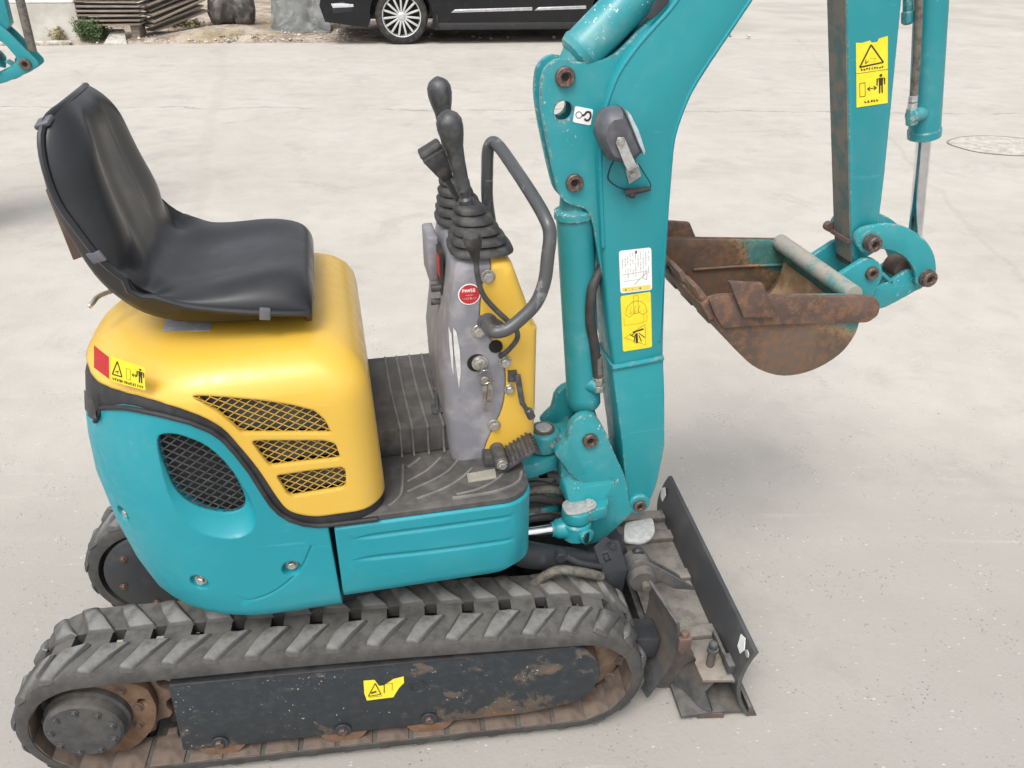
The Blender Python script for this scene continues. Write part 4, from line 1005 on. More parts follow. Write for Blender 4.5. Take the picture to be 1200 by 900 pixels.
# bright sloping web running down to the swing-cylinder pin
lp = H.hit(676, 594, 1, -0.095)
tops = [H.hit(a, b, 1, y) for a, b, y in ((655, 556, -0.040), (690, 548, -0.060), (716, 556, -0.070), (722, 566, -0.072), (700, 597, -0.088), (668, 590, -0.085), (662, 570, -0.060))]
m = MB(); n_ = len(tops); m.add(tops + [p + Vector((0, 0.0, -0.035)) for p in tops], [tuple(range(n_)), tuple(range(2 * n_ - 1, n_ - 1, -1))] + [(i, (i + 1) % n_, n_ + (i + 1) % n_, n_ + i) for i in range(n_)])
sub('web', m, 'teal_casting_paint', brk_o, bevel=0.004)
m = MB(); m.cyl((lp.x, lp.y, lp.z - 0.030), (lp.x, lp.y, lp.z), 0.032, 28, 0.003); m.prism(rnd([(lp.x - 0.02, lp.y - 0.028), (lp.x + 0.065, lp.y - 0.012), (lp.x + 0.08, lp.y + 0.03), (lp.x - 0.01, lp.y + 0.03)], 0.01), lp.z - 0.030, lp.z - 0.001, k=2); sub('lower_lug', m, 'teal_casting_paint', brk_o, bevel=0.003)
m = MB(); m.prism(rnd([(lp.x - 0.030, lp.y - 0.026), (lp.x + 0.012, lp.y - 0.026), (lp.x + 0.044, lp.y - 0.010), (lp.x + 0.040, lp.y + 0.016), (lp.x - 0.012, lp.y + 0.026), (lp.x - 0.032, lp.y + 0.012)], 0.014, 6), lp.z + 0.0005, lp.z + 0.0045, k=2); sub('pin_plate', m, 'washer_grey', brk_o, bevel=0.001)
bolt(brk_o, (lp.x + 0.026, lp.y + 0.002, lp.z + 0.0045), n=(0, 0, 1), r=0.0075, mat='washer_grey')
# swing cylinder: knuckle, chrome rod
m = MB(); kz = lp.z - 0.047; m.cyl((lp.x, lp.y, kz - 0.030), (lp.x, lp.y, kz + 0.014), 0.033, 28, 0.004)
m.lathe((lp.x - 0.02, lp.y, kz - 0.006), (lp.x - 0.2, lp.y, kz - 0.006), [(0, 0.024), (0.022, 0.0215), (0.03, 0.016), (0.034, 0.016)], 20)
sw_o = hp('swing_cylinder', m, 'teal_casting_paint', bevel=0.0)
m = MB(); m.cyl((lp.x - 0.05, lp.y, kz - 0.006), (lp.x - 0.28, lp.y, kz - 0.006), 0.0125, 20); sub('cylinder_rod', m, 'chrome', sw_o)
m = MB(); q = Vector((lp.x + 0.012, lp.y - 0.027, kz - 0.008)); m.cyl(q, q + Vector((0.004, -0.010, 0)), 0.017, 20, 0.001); sub('port_ring', m, 'teal_casting_paint', sw_o)
m = MB(); m.cyl(q + Vector((0.003, -0.0095, 0)), q + Vector((0.0045, -0.0112, 0)), 0.0125, 18); sub('port_hole', m, 'black_hole', sw_o)
# lower flank of the casting, down to the boom foot
m = MB()
fl = [H.hit(a, b, 1, y) for a, b, y in ((700, 600, -0.085), (725, 560, -0.072), (741, 602, -0.058), (706, 634, -0.075), (684, 641, -0.085), (690, 620, -0.092))]
n_ = len(fl); m.add(fl + [p + Vector((0.006, 0.045, 0)) for p in fl], [tuple(range(n_)), tuple(range(2 * n_ - 1, n_ - 1, -1))] + [(i, (i + 1) % n_, n_ + (i + 1) % n_, n_ + i) for i in range(n_)])
sub('flank', m, 'teal_casting_paint', brk_o, bevel=0.004)
# frame lugs of the machine that carry the bracket
m = MB(); 
m.prism(rnd([(0.30, -0.05), (0.40, -0.055), (zax.x + 0.030, -0.03), (zax.x + 0.034, 0.03), (0.40, 0.055), (0.30, 0.05)], 0.02, 4), zax.z - 0.085, zax.z - 0.050, k=2)
lug_o = hp('kingpost', m, 'teal_casting_paint', bevel=0.004)
m = MB(); m.prism(rnd([(0.30, -0.06), (0.40, -0.06), (zax.x + 0.04, -0.035), (zax.x + 0.04, 0.035), (0.40, 0.06), (0.30, 0.06)], 0.02, 4), zax.z - 0.20, zax.z - 0.175, k=2)
sub('lower_arm', m, 'teal_casting_paint', lug_o, bevel=0.004)
# hose bundle in the gap behind the lug
for i in range(6):
    bb = 568 + i * 8; yy = -0.035 - 0.012 * (i % 3)
    m = MB(); m.tube([H.hit(606, bb + 3, 1, yy), H.hit(628, bb - 1, 1, yy), H.hit(648, bb + (-2 if i % 2 else 3), 1, yy + 0.01), H.hit(666, bb + 4, 1, yy + 0.03)], 0.0095, 10, 5)
    hp('hydraulic_hose', m, 'hose_dusty' if i % 3 == 1 else 'hose')
m = MB(); m.box((0.20, 0.02, 0.475), (0.28, 0.42, 0.14)); hp('frame_deck', m, 'dark_core')

# ================================================================== ARM
arm_n = [(992, 0), (994, 120), (996, 225), (997, 280), (999, 302), (1001, 311), (1010, 305), (1024, 297), (1033, 285), (1030, 262), (1037, 205), (1057, 0), (1070, -130), (1060, -210), (1020, -250), (975, -235), (965, -190), (985, -120)]
m = MB(); ar = XZ(arm_n, -0.030); m.prism(ar, -0.030, 0.030)
arm_o = hp('arm', m, 'teal_paint', bevel=0.003)
# worn underside of the arm: its own skin plate
m = MB(); le = XZ([(992, -100), (992, 0), (994, 120), (996, 225), (997, 280), (999, 308)], -0.030)
for a_, b_ in zip(le, le[1:]):
    pass
L1 = [Vector((p[0] - 0.0016, -0.0285, p[1])) for p in le]; L2 = [Vector((p[0] - 0.0016, 0.0285, p[1])) for p in le]; L3 = [v + Vector((0.002, 0, 0)) for v in L2]; L4 = [v + Vector((0.002, 0, 0)) for v in L1]
m.rings([[a_, b_, c_, d_] for a_, b_, c_, d_ in zip(L1, L2, L3, L4)]); sub('arm_skin', m, 'arm_worn_face', arm_o)
q0 = le[4]; m = MB(); m.box((q0[0] - 0.003, 0, q0[1] - 0.005), (0.008, 0.062, 0.007), Matrix.Rotation(0.0, 3, 'Y')); m.cyl((q0[0] - 0.006, 0.034, q0[1] + 0.002), (q0[0] - 0.006, 0.048, q0[1] + 0.002), 0.010, 10); sub('hose_clamp', m, 'rust', arm_o)
# warning sticker on the arm
o_, u_, v_ = dplane(((1003.5, 126), (1040, 120.5), (1002, 49)), -0.0303)
D = Decal(arm_o, o_, u_, v_, 'warning_sticker', ['sticker_yellow', 'ink', 'ink_brown'])
D.poly([(0, 0), (1, 0), (1.0, 0.5), (1, 1.02), (0.72, 1.0), (0.68, 0.955), (0.5, 0.955), (0.45, 0.99), (0.38, 0.985), (0.2, 0.97), (0.02, 0.985)], 0)
D.path([(0.12, 0.615), (0.86, 0.64), (0.48, 0.925)], 0.0028, 1, close=True)
D.path([(0.32, 0.72), (0.30, 0.66), (0.40, 0.69)], 0.0014, 1); D.path([(0.45, 0.73), (0.62, 0.72), (0.55, 0.66)], 0.0007, 2)
scribble(D, 0.15, 0.88, 0.555, 0.04, 9, 0.0011, 1, 8)
D.line((0, 0.525), (1, 0.525), 0.0007, 1)
D.path([(0.11, 0.16), (0.28, 0.16), (0.28, 0.37), (0.11, 0.37)], 0.0010, 1, close=True)
arrow2(D, 0.35, 0.64, 0.265, 0.03, 0.0016, 1)
standing_man(D, 0.78, 0.17, 0.30, 1, 1.6)
scribble(D, 0.25, 0.72, 0.05, 0.045, 5, 0.0013, 1, 9)
D.done()
# bucket cylinder
b1 = H.hit(1083, 160, 1, 0); b0 = H.hit(1091, 5, 1, 0); dB = (b0 - b1).normalized(); bt = b1 + dB * 0.42; br = H.hit(1073, 270, 1, 0)
m = MB(); m.lathe(b1, bt, [(-0.002, 0.026), (0, 0.030), (0.014, 0.0305), (0.015, 0.0285), (0.40, 0.0285), (0.42, 0.026)], 28)
bc_o = hp('bucket_cylinder', m, 'teal_cylinder_paint', ang=35)
br2 = b1 + (br - b1) * 1.45
m = MB(); m.cyl(b1, br2, 0.0138, 20); sub('cylinder_rod', m, 'chrome', bc_o)
m = MB(); m.tube([H.hit(a, b, 1, -0.025) for a, b in ((1079, -80), (1077, 0), (1075, 60), (1073, 88), (1071, 112))], 0.0068, 10); sub('cylinder_hose', m, 'hose_dusty', bc_o)
m = MB(); f1 = H.hit(1070.5, 112, 1, -0.026); f2 = H.hit(1069, 127, 1, -0.026); m.cyl(f1, f1.lerp(f2, 0.45), 0.0085, 6); m.cyl(f1.lerp(f2, 0.55), f2, 0.009, 6); sub('hose_fitting', m, 'washer_grey', bc_o)
m = MB(); f3 = H.hit(1067, 136, 1, -0.030); m.cyl(f2, H.hit(1068, 146, 1, -0.027), 0.0105, 8, 0.001); m.cyl(f3, f3 + Vector((0.035, 0.014, 0.0)), 0.013, 12, 0.002); sub('port_elbow', m, 'teal_cylinder_paint', bc_o)
m = MB(); f4 = H.hit(1064, -5, 1, -0.01); f5 = H.hit(1063.5, 28, 1, -0.01); m.cyl(f4, f4.lerp(f5, 0.5), 0.0085, 8); m.cyl(f4.lerp(f5, 0.5), f5, 0.0105, 10, 0.003); sub('pipe_cap', m, 'teal_cylinder_paint', bc_o)
# links
def ZL(pts): return [(960 + a / 6.92, 240 + b / 6.92) for a, b in pts]
lk = ZL([(295, 270), (330, 210), (400, 180), (480, 165), (600, 160), (700, 183), (800, 235), (880, 310), (935, 410), (950, 520), (945, 600), (900, 655), (840, 668), (790, 650), (785, 590), (760, 510), (710, 440), (640, 390), (560, 365), (460, 362), (400, 375), (330, 360), (298, 320)])
lko = smooth(pxo(lk, -0.047), 3)
for yy in (-0.047, 0.036):
    m = MB(); m.prism(lko, yy, yy + 0.011); l_o = hp('bucket_link', m, 'teal_casting_paint', bevel=0.0015)
    if yy < 0: near_link = l_o
pA_ = H.hit(1019, 283, 1, -0.047); pR = H.hit(1085.5, 325, 1, -0.047); pK = H.hit(1018.5, 318, 1, -0.05)
bolt(near_link, (pA_.x, -0.060, pA_.z), r=0.0155, kind='pin', mat='dull_pin', name='pin_head'); bolt(near_link, (pR.x, -0.053, pR.z), r=0.0165, kind='pin', mat='dull_pin', name='pin_head')
for p, ya, r_ in ((pA_, -0.060, 0.0165), (pR, -0.053, 0.018)):
    m = MB(); m.cyl((p.x, ya, p.z), (p.x, 0.05, p.z), r_, 20); sub('cross_pin', m, 'dull_pin', near_link)
m = MB(); m.cyl((pA_.x, -0.0475, pA_.z), (pA_.x, -0.034, pA_.z), 0.024, 24, 0.001); sub('boss', m, 'teal_casting_paint', near_link)
tie = pxo(ZL([(800, 560), (720, 530), (600, 610), (430, 690), (385, 770), (470, 850), (620, 790), (780, 700), (850, 660)]), -0.034)
m = MB(); m.prism(smooth(tie, 2), -0.034, -0.024); m.prism(smooth(tie, 2), 0.022, 0.032)
wb = pxo(ZL([(490, 555), (520, 545), (600, 620), (575, 640)]), -0.03); m.prism(wb, -0.034, 0.030)
tie_o = hp('tie_link', m, 'teal_casting_paint', bevel=0.0015)
qc = H.hit(1052, 312, 1, 0); m = MB(); m.cyl((qc.x, -0.022, qc.z), (qc.x, 0.022, qc.z), 0.021, 20, 0.002); sub('rod_eye', m, 'rust', tie_o)

# ================================================================== BUCKET
YB0, YB1 = -0.15, 0.15
side = [(834, 362), (840, 346), (905, 346), (1005, 346), (1012, 356), (1008, 374), (1001, 394), (983, 416), (952, 434), (918, 440.5), (888, 432), (866, 414), (846, 391)]
so = smooth(pxo([(828, 356)] + side[1:2] + [(870, 345.5)] + side[2:], YB0), 4)
arc = pxo([(1016, 352), (1009, 372), (1001, 394), (983, 416), (952, 434), (918, 440.5), (888, 432), (866, 414), (846, 391), (832, 368), (822, 350)], YB0)
arc = smooth_open(arc, 3)
m = MB(); m.prism(so, YB0, YB0 + 0.007)
buc_o = hp('bucket', m, 'bucket_steel', bevel=0.001)
m = MB(); m.prism(so, YB1 - 0.007, YB1); sub('far_side_plate', m, 'bucket_steel', buc_o, bevel=0.001)
def strip(m, line, th, y0, y1, inward):
    n = len(line); inn = []
    for i, p in enumerate(line):
        a = Vector(line[max(i - 1, 0)]); b = Vector(line[min(i + 1, n - 1)]); t = (b - a).normalized(); nn = Vector((-t.y, t.x)) * inward
        inn.append((p[0] + nn.x * th, p[1] + nn.y * th))
    m.rings([[Vector((o[0], y0, o[1])), Vector((o[0], y1, o[1])), Vector((i_[0], y1, i_[1])), Vector((i_[0], y0, i_[1]))] for o, i_ in zip(line, inn)])
m = MB(); strip(m, arc, 0.006, YB0 + 0.003, YB1 - 0.003, -1); sub('shell', m, 'bucket_steel', buc_o)
acx = sum(p[0] for p in arc) / len(arc); acz = sum(p[1] for p in arc) / len(arc)
m = MB(); strip(m, [(p[0] + (acx - p[0]) * 0.10, p[1] + (acz - p[1]) * 0.10) for p in arc[2:12]], 0.004, YB0 + 0.008, YB1 - 0.03, -1); sub('dried_soil', m, 'soil', buc_o)
# side reinforcement bars with rounded back end, near and far
bar = pxo([(829, 350), (842, 345), (905, 345.5), (1010, 345), (1024, 347), (1029, 356), (1026, 368), (1014, 376), (960, 377), (905, 378.5), (866, 381), (846, 383), (836, 368)], YB0 - 0.001)
for yy in (YB0 - 0.009, YB1 + 0.0005):
    m = MB(); m.prism(rnd(bar, 0.006, 2), yy, yy + 0.0085); sub('side_bar', m, 'bucket_edge_steel', buc_o, bevel=0.001)
wing = pxo([(854, 330), (894, 332), (909, 372), (871, 372)], YB0 - 0.018)
m = MB(); m.prism(wing, YB0 - 0.021, YB0 - 0.0095); sub('side_cutter', m, 'bucket_edge_steel', buc_o, bevel=0.002)
wing2 = pxo([(854 - 16, 326), (892 - 16, 328), (909, 372), (871, 372)], YB0 - 0.018)
m = MB(); m.prism(wing, YB1 + 0.0095, YB1 + 0.021); sub('side_cutter', m, 'bucket_edge_steel', buc_o, bevel=0.002)
# cutting lip with teeth
lipA = Vector(pxo([(832, 368)], YB0)[0]); lipB = Vector(pxo([(818, 343)], YB0)[0]); ld = (lipB - lipA).normalized(); ln = Vector((-ld.y, ld.x))
if ln.x < 0: ln = -ln          # towards the inside of the bucket
def lipbox(m, y0, y1, s0, s1, t0, t1, taper=1.0):
    P = [lipA + ld * s0 + ln * t0, lipA + ld * s1 + ln * (t0 + (t1 - t0) * (1 - taper) / 2), lipA + ld * s1 + ln * (t1 - (t1 - t0) * (1 - taper) / 2), lipA + ld * s0 + ln * t1]
    m.prism([tuple(p) for p in P], y0, y1)
m = MB(); lipbox(m, YB0 - 0.002, YB1 + 0.002, -0.012, 0.030, -0.007, 0.009); sub('cutting_edge', m, 'bucket_edge_steel', buc_o, bevel=0.002)
for k, yc_ in enumerate((-0.118, -0.038, 0.042, 0.122)):
    m = MB(); lipbox(m, yc_ - 0.027, yc_ + 0.027, -0.022, 0.060, -0.010, 0.018, 0.30); sub('tooth', m, 'bucket_edge_steel', buc_o, bevel=0.002)
m = MB(); m.tube([H.hit(812, 316, 1, YB1 - 0.012), H.hit(870, 312, 1, YB1 - 0.012), H.hit(926, 310, 1, YB1 - 0.012)], 0.0032, 8); sub('fold_ridge', m, 'bucket_steel', buc_o)
# cross tube with hinge plates
tc_ = H.hit(1003, 340, 1, YB0 + 0.01)
m = MB(); m.cyl((tc_.x - 0.004, YB0 + 0.007, tc_.z - 0.008), (tc_.x - 0.004, YB1 - 0.007, tc_.z - 0.008), 0.0175, 24); sub('cross_tube', m, 'worn_tube_paint', buc_o)
hg = pxo(ZL([(60, 610), (150, 555), (290, 465), (340, 435), (400, 422), (465, 455), (492, 520), (490, 580), (430, 690), (400, 740), (350, 735), (200, 700)]), -0.050)
for yy in (-0.058, 0.046):
    m = MB(); m.prism(smooth(hg, 2), yy, yy + 0.012); h_o = sub('hinge_plate', m, 'teal_casting_paint', buc_o, bevel=0.0015)
bolt(buc_o, (pK.x, -0.0585, pK.z), r=0.0135, kind='pin', mat='dull_pin', name='pin_head')
m = MB(); m.cyl((pK.x, -0.0585, pK.z), (pK.x, 0.06, pK.z), 0.0145, 20); sub('hinge_pin', m, 'dull_pin', buc_o)
bk = pxo([(960, 372), (1003, 335), (1012, 350), (1005, 380)], YB0); 

# ================================================================== UNDERCARRIAGE
def track_path():
    """belt outline (x, z) of the outer rubber surface: sprocket at the rear, idler at the front"""
    rx, rz, rr = -0.615 + 0.158, 0.160, 0.158; fx, fz, fr = 0.607 - 0.150, 0.153, 0.150
    P = []
    for i in range(13): a = R(-90 - 180 * i / 12); P.append((rx + rr * math.cos(a) * 1.0, rz + rr * math.sin(a)))       # rear half
    n = 8
    for i in range(1, n): t = i / n; P.append((rx + (fx - rx) * t, (rz + rr) * (1 - t) + (fz + fr) * t + 0.008 * math.sin(math.pi * t) + 0.0))
    for i in range(13): a = R(90 - 180 * i / 12); P.append((fx + fr * math.cos(a), fz + fr * math.sin(a)))
    for i in range(1, n): t = i / n; P.append((fx + (rx - fx) * t, (fz - fr) * (1 - t) + (rz - rr) * t))
    return P
TP = smooth(track_path(), 6)
NL = 38; TH = 0.026
tp_ = resamp(TP, NL * 6)
def tnorm(k, arr):
    a = Vector(arr[k - 2]); b = Vector(arr[(k + 2) % len(arr)]); t = (b - a).normalized(); return t, Vector((-t.y, t.x))
# orientation: path runs rear up, top forward -> outward normal
ctr = Vector((0, 0.155))
lug_off = 0.0105          # height of the lugs above the belt
def belt(y0):
    m = MB(); nseg = len(tp_); ys = [0, 0.008, 0.072, 0.108, 0.172, 0.18]; nc = len(ys) - 1
    out, inn = [], []
    for k in range(nseg):
        p = Vector(tp_[k]); t, n = tnorm(k, tp_)
        if n.dot(p - ctr) < 0: n = -n
        o = p - n * lug_off; i_ = p - n * (lug_off + TH); edge = p - n * (lug_off + 0.011)
        out.append([Vector((o.x if 0 < j < 5 else edge.x, y0 + ys[j], o.y if 0 < j < 5 else edge.y)) for j in range(6)])
        inn.append([Vector((i_.x, y0 + ys[j], i_.y)) for j in range(6)])
    hole = lambda k, j: j == 2 and (k % 6) in (1, 2)
    V = [v for r in out for v in r] + [v for r in inn for v in r]; Nn = nseg * 6; F = []
    for k in range(nseg):
        k2 = (k + 1) % nseg
        for j in range(nc):
            if hole(k, j): 
                continue
            F.append((k * 6 + j, k2 * 6 + j, k2 * 6 + j + 1, k * 6 + j + 1)); F.append((Nn + k * 6 + j, Nn + k * 6 + j + 1, Nn + k2 * 6 + j + 1, Nn + k2 * 6 + j))
            if j == 0: F.append((k * 6, Nn + k * 6, Nn + k2 * 6, k2 * 6))
            if j == nc - 1: F.append((k * 6 + 5, k2 * 6 + 5, Nn + k2 * 6 + 5, Nn + k * 6 + 5))
            for jj in (j - 1, j + 1):
                if 0 <= jj < nc and hole(k, jj):
                    e = j if jj < j else j + 1; F.append((k * 6 + e, k2 * 6 + e, Nn + k2 * 6 + e, Nn + k * 6 + e))
            for kk, e in (((k - 1) % nseg, k), ((k + 1) % nseg, k2)):
                if hole(kk, j): F.append((e * 6 + j, e * 6 + j + 1, Nn + e * 6 + j + 1, Nn + e * 6 + j))
    m.add(V, F); return m
# one lug: parallelogram bar, rounded; local x along the belt, y across, z outward
def lug_mesh(s, seed):
    m = MB(); r = random.Random(seed); j = lambda a: r.uniform(-a, a)
    lo = [(-0.044, 0.004), (-0.010, -0.003), (0.043, 0.072), (-0.011, 0.074)]
    hi = [(-0.034 + j(.003), 0.014 + j(.003)), (-0.026 + j(.002), 0.010 + j(.002)), (-0.017 + j(.003), 0.009 + j(.002)), (0.008 + j(.003), 0.036 + j(.004)), (0.036 + j(.003), 0.066 + j(.002)), (0.014 + j(.004), 0.067 + j(.002)), (-0.005 + j(.003), 0.068 + j(.002)), (-0.020 + j(.004), 0.042 + j(.004))]
    lo = [(-0.044, 0.004), (-0.028, -0.001), (-0.010, -0.003), (0.014, 0.032), (0.043, 0.072), (0.016, 0.073), (-0.011, 0.074), (-0.028, 0.040)]
    hz = [lug_off * (1 - 0.30 * r.random()) for _ in hi]; hz[0] *= 0.75; hz[1] *= 0.75; hz[2] *= 0.8
    if s < 0: lo = [(x, -y) for x, y in lo]; hi = [(x, -y) for x, y in hi]
    m.rings([[Vector((x, y, -0.004)) for x, y in lo], [Vector((a[0] * .55 + b[0] * .45, a[1] * .55 + b[1] * .45, h * 0.45)) for a, b, h in zip(lo, hi, hz)], [Vector((x, y, h)) for (x, y), h in zip(hi, hz)]])
    return m.mesh('lug', bevel=0.0022, seg=1, mats=['lug_rubber'], ang=40)
LUG = {k: [lug_mesh(k, 10 * i + k) for i in range(5)] for k in (1, -1)}
_g = MB(); _g.rings([[Vector((x, y, 0)) for x, y in ((-0.014, -0.011), (0.014, -0.011), (0.014, 0.011), (-0.014, 0.011))], [Vector((x, y, 0.020)) for x, y in ((-0.009, -0.008), (0.009, -0.008), (0.009, 0.008), (-0.009, 0.008))]])
GUIDE = _g.mesh('guide_block', bevel=0.0025, seg=1, mats=['track_inner'])
_g = MB(); _g.box((0, 0.0, 0.002), (0.064, 0.068, 0.004)); LINKP = _g.mesh('link_plate', bevel=0.001, seg=1, mats=['track_inner'])
LT = len(tp_)
def make_track(y0, near):
    t_o = tp('rubber_track', belt(y0), 'track_rubber', ang=50)
    for L_ in range(NL):
        for half in (0, 1):
            k = (L_ * 6 + (1 if half == 0 else 4)) % LT
            p = Vector(tp_[k]); t, n = tnorm(k, tp_)
            if n.dot(p - ctr) < 0: n = -n
            tt = Vector((n.y, -n.x))       # forward direction on top
            b = p - n * (lug_off + 0.0005)
            M = Matrix(((tt.x, 0, n.x, b.x), (0, 1, 0, y0 + (0.004 if half == 0 else 0.176)), (tt.y, 0, n.y, b.y), (0, 0, 0, 1)))
            if p.y < 0.045 and abs(p.x) < 0.42 and not near: continue
            link('lug', random.choice(LUG[1 if half == 0 else -1]), t_o, M @ Matrix.Rotation(random.uniform(-.03, .03), 4, 'Z'))
        k = (L_ * 6 + 4) % LT; p = Vector(tp_[k]); t, n = tnorm(k, tp_)
        if n.dot(p - ctr) < 0: n = -n
        tt = Vector((n.y, -n.x)); b = p - n * (lug_off + TH - 0.001)
        if near:
            for dy in (0.068, 0.112):
                M = Matrix(((tt.x, 0, -n.x, b.x), (0, 1, 0, y0 + dy), (tt.y, 0, -n.y, b.y), (0, 0, 0, 1))); link('guide_block', GUIDE, t_o, M)
            M = Matrix(((tt.x, 0, -n.x, b.x), (0, 1, 0, y0 + 0.036), (tt.y, 0, -n.y, b.y), (0, 0, 0, 1))); link('link_plate', LINKP, t_o, M)
    return t_o
make_track(-0.30, True); make_track(0.12, False)
# track frames
def track_frame(y0, y1, near):
    f = -1 if near else 1
    oz = [(-0.325, 0.066), (-0.30, 0.064), (0.36, 0.070), (0.46, 0.088), (0.492, 0.115), (0.507, 0.160), (0.500, 0.205), (0.470, 0.245), (0.44, 0.253), (-0.315, 0.256)]
    m = MB(); m.prism(oz, y0, y1)
    o = tp('track_frame', m, 'track_frame_paint', bevel=0.003)
    # sloping shelf on top, coloured black to stand in for shade under the belt
    m = MB(); ya = y0 if near else y1; yb = (y0 + y1) / 2
    m.add([Vector((x, y, z)) for x in (-0.312, 0.44) for y, z in ((ya - 0.001 if near else ya + 0.001, 0.2545), (yb, 0.268), (yb, 0.256), (ya - 0.001 if near else ya + 0.001, 0.250))], [(0, 1, 2, 3), (7, 6, 5, 4), (0, 4, 5, 1), (1, 5, 6, 2), (2, 6, 7, 3), (3, 7, 4, 0)])
    sub('shade_shelf', m, 'black_rubber_seal_and_shade', o, bevel=0.002)
    return o
tf = track_frame(-0.290, -0.165, True); tf2 = track_frame(0.175, 0.290, False)
for a, b, r_ in ((258, 870, 0.009), (402, 855, 0.009), (503, 842, 0.009)):
    q = T.hit(a, b, 1, -0.2905); bolt(tf, (q.x, -0.2905, q.z), r=r_, mat='dull_pin')
    m = MB(); m.cyl((q.x, -0.2902, q.z), (q.x, -0.2935, q.z), 0.017, 24, 0.001); sub('roller_boss', m, 'dark_frame_paint', tf)
    m = MB(); m.lathe((q.x, -0.2885, 0.087), (q.x, -0.17, 0.087), [(0, 0.030), (0.001, 0.051), (0.022, 0.052), (0.026, 0.040), (0.06, 0.040), (0.064, 0.049), (0.09, 0.048)], 28); tp('track_roller', m, 'rusty_roller', ang=40)
for a, b in ((490, 805),):
    q = T.hit(a, b, 1, -0.2905); m = MB(); m.lathe((q.x, -0.2895, q.z), (q.x, -0.3, q.z), [(0, 0.018), (0.0018, 0.018), (0.0018, 0.014), (0.0006, 0.013)], 24); sub('plug', m, 'track_frame_paint', tf)
# front idler
m = MB(); m.lathe((0.457, -0.245, 0.153), (0.457, -0.175, 0.153), [(0, 0.02), (0.0, 0.060), (0.008, 0.10), (0.02, 0.113), (0.05, 0.113), (0.062, 0.10), (0.07, 0.06)], 36); tp('idler_wheel', m, 'sprocket_mud', ang=35)
m = MB(); m.lathe((0.457, 0.175, 0.153), (0.457, 0.245, 0.153), [(0, 0.02), (0.0, 0.060), (0.008, 0.10), (0.02, 0.113), (0.05, 0.113), (0.062, 0.10), (0.07, 0.06)], 30); tp('idler_wheel', m, 'sprocket_mud', ang=35)
# drive sprocket with motor
for sgn in (-1, 1):
    yc0 = -0.235 if sgn < 0 else 0.205
    sprk = []
    for i in range(11 * 4):
        a = 2 * math.pi * i / 44; rr_ = 0.112 if i % 4 in (0, 1) else 0.098; sprk.append((-0.449 + rr_ * math.cos(a), 0.160 + rr_ * math.sin(a)))
    m = MB(); m.prism(sprk, yc0, yc0 + 0.022); sp_o = tp('drive_sprocket', m, 'sprocket_mud', bevel=0.003)
    if sgn < 0:
        # flange, brown cover and the motor drum with its ring of screws
        hx = T.hit(168, 817, 1, -0.245)
        m = MB(); m.prism(rnd(pxo([(100, 800), (150, 800), (172, 806), (184, 828), (182, 850), (168, 868), (140, 888), (80, 885), (70, 830)], -0.256, T), 0.02, 4), -0.256, -0.236, holes=[circ((hx.x, hx.z), 0.009, 12)])
        sub('flange', m, 'rusty_roller', sp_o, bevel=0.002)
        mc = Vector((-0.487, 0, 0.158))
        m = MB(); m.lathe((mc.x, -0.250, mc.z), (mc.x, -0.4, mc.z), [(0, 0.078), (0.018, 0.078), (0.022, 0.073), (0.040, 0.071), (0.045, 0.066), (0.047, 0.052), (0.048, 0.001)], 40); dr = sub('motor_drum', m, 'motor_cover', sp_o, ang=30)
        for k in range(9):
            a = 2 * math.pi * k / 9 + 0.2; bolt(sp_o, (mc.x + 0.056 * math.cos(a), -0.2968, mc.z + 0.056 * math.sin(a)), r=0.0055, mat='motor_cover')
        for k in range(3):
            a = 0.7 - k * 0.6; bolt(sp_o, (mc.x + 0.092 * math.cos(a), -0.256, mc.z + 0.090 * math.sin(a)), r=0.007, mat='rust')
        m = MB(); m.tube([T.hit(a, b, 1, -0.25) for a, b in ((28, 862), (36, 845), (50, 846), (60, 855))], 0.008, 8); sub('mud_clump', m, 'sprocket_mud', sp_o)
    if sgn > 0:
        m = MB(); m.lathe((-0.449, 0.150, 0.160), (-0.449, 0.100, 0.160), [(0, 0.118), (0.030, 0.118), (0.034, 0.112), (0.036, 0.05), (0.038, 0.001)], 36); sub('hub_plate', m, 'dark_frame_paint', sp_o)
        for k in range(6):
            a = k * math.pi / 3 + 0.3; bolt(sp_o, (-0.449 + 0.085 * math.cos(a), 0.1145, 0.160 + 0.085 * math.sin(a)), r=0.006, mat='dull_pin')
# torn sticker on the near track frame
m = MB()
pts = [(426, 798), (439, 797), (444.5, 804), (450, 803.5), (461, 796), (473, 793), (473.5, 800), (467, 807), (461, 817), (430, 821), (427, 813)]
P = [T.hit(a, b, 1, -0.2912) for a, b in pts]; n_ = len(P)
m.add(P + [p + Vector((0, 0.0007, 0)) for p in P], [tuple(range(n_)), tuple(range(2 * n_ - 1, n_ - 1, -1))] + [(i, (i + 1) % n_, n_ + (i + 1) % n_, n_ + i) for i in range(n_)])
o_, u_, v_ = T.hit(427, 819, 1, -0.2912), None, None
ts_ = sub('torn_sticker', m, 'sticker_yellow', tf)
u_ = T.hit(473, 814, 1, -0.2912) - o_; v_ = T.hit(427, 795, 1, -0.2912) - o_
D = Decal(tf, o_, u_, v_, 'sticker_print', ['ink', 'ink_brown']); D.path([(0.10, 0.12), (0.42, 0.16), (0.27, 0.72)], 0.0016, 0, close=True); D.line((0.17, 0.25), (0.30, 0.32), 0.004, 0); D.line((0.50, 0.20), (0.50, 0.62), 0.0015, 0); D.path([(0.55, 0.62), (0.70, 0.65), (0.70, 0.30)], 0.0012, 1)
D.path([(0.12, 0.06), (0.45, 0.08)], 0.0012, 1); D.done()
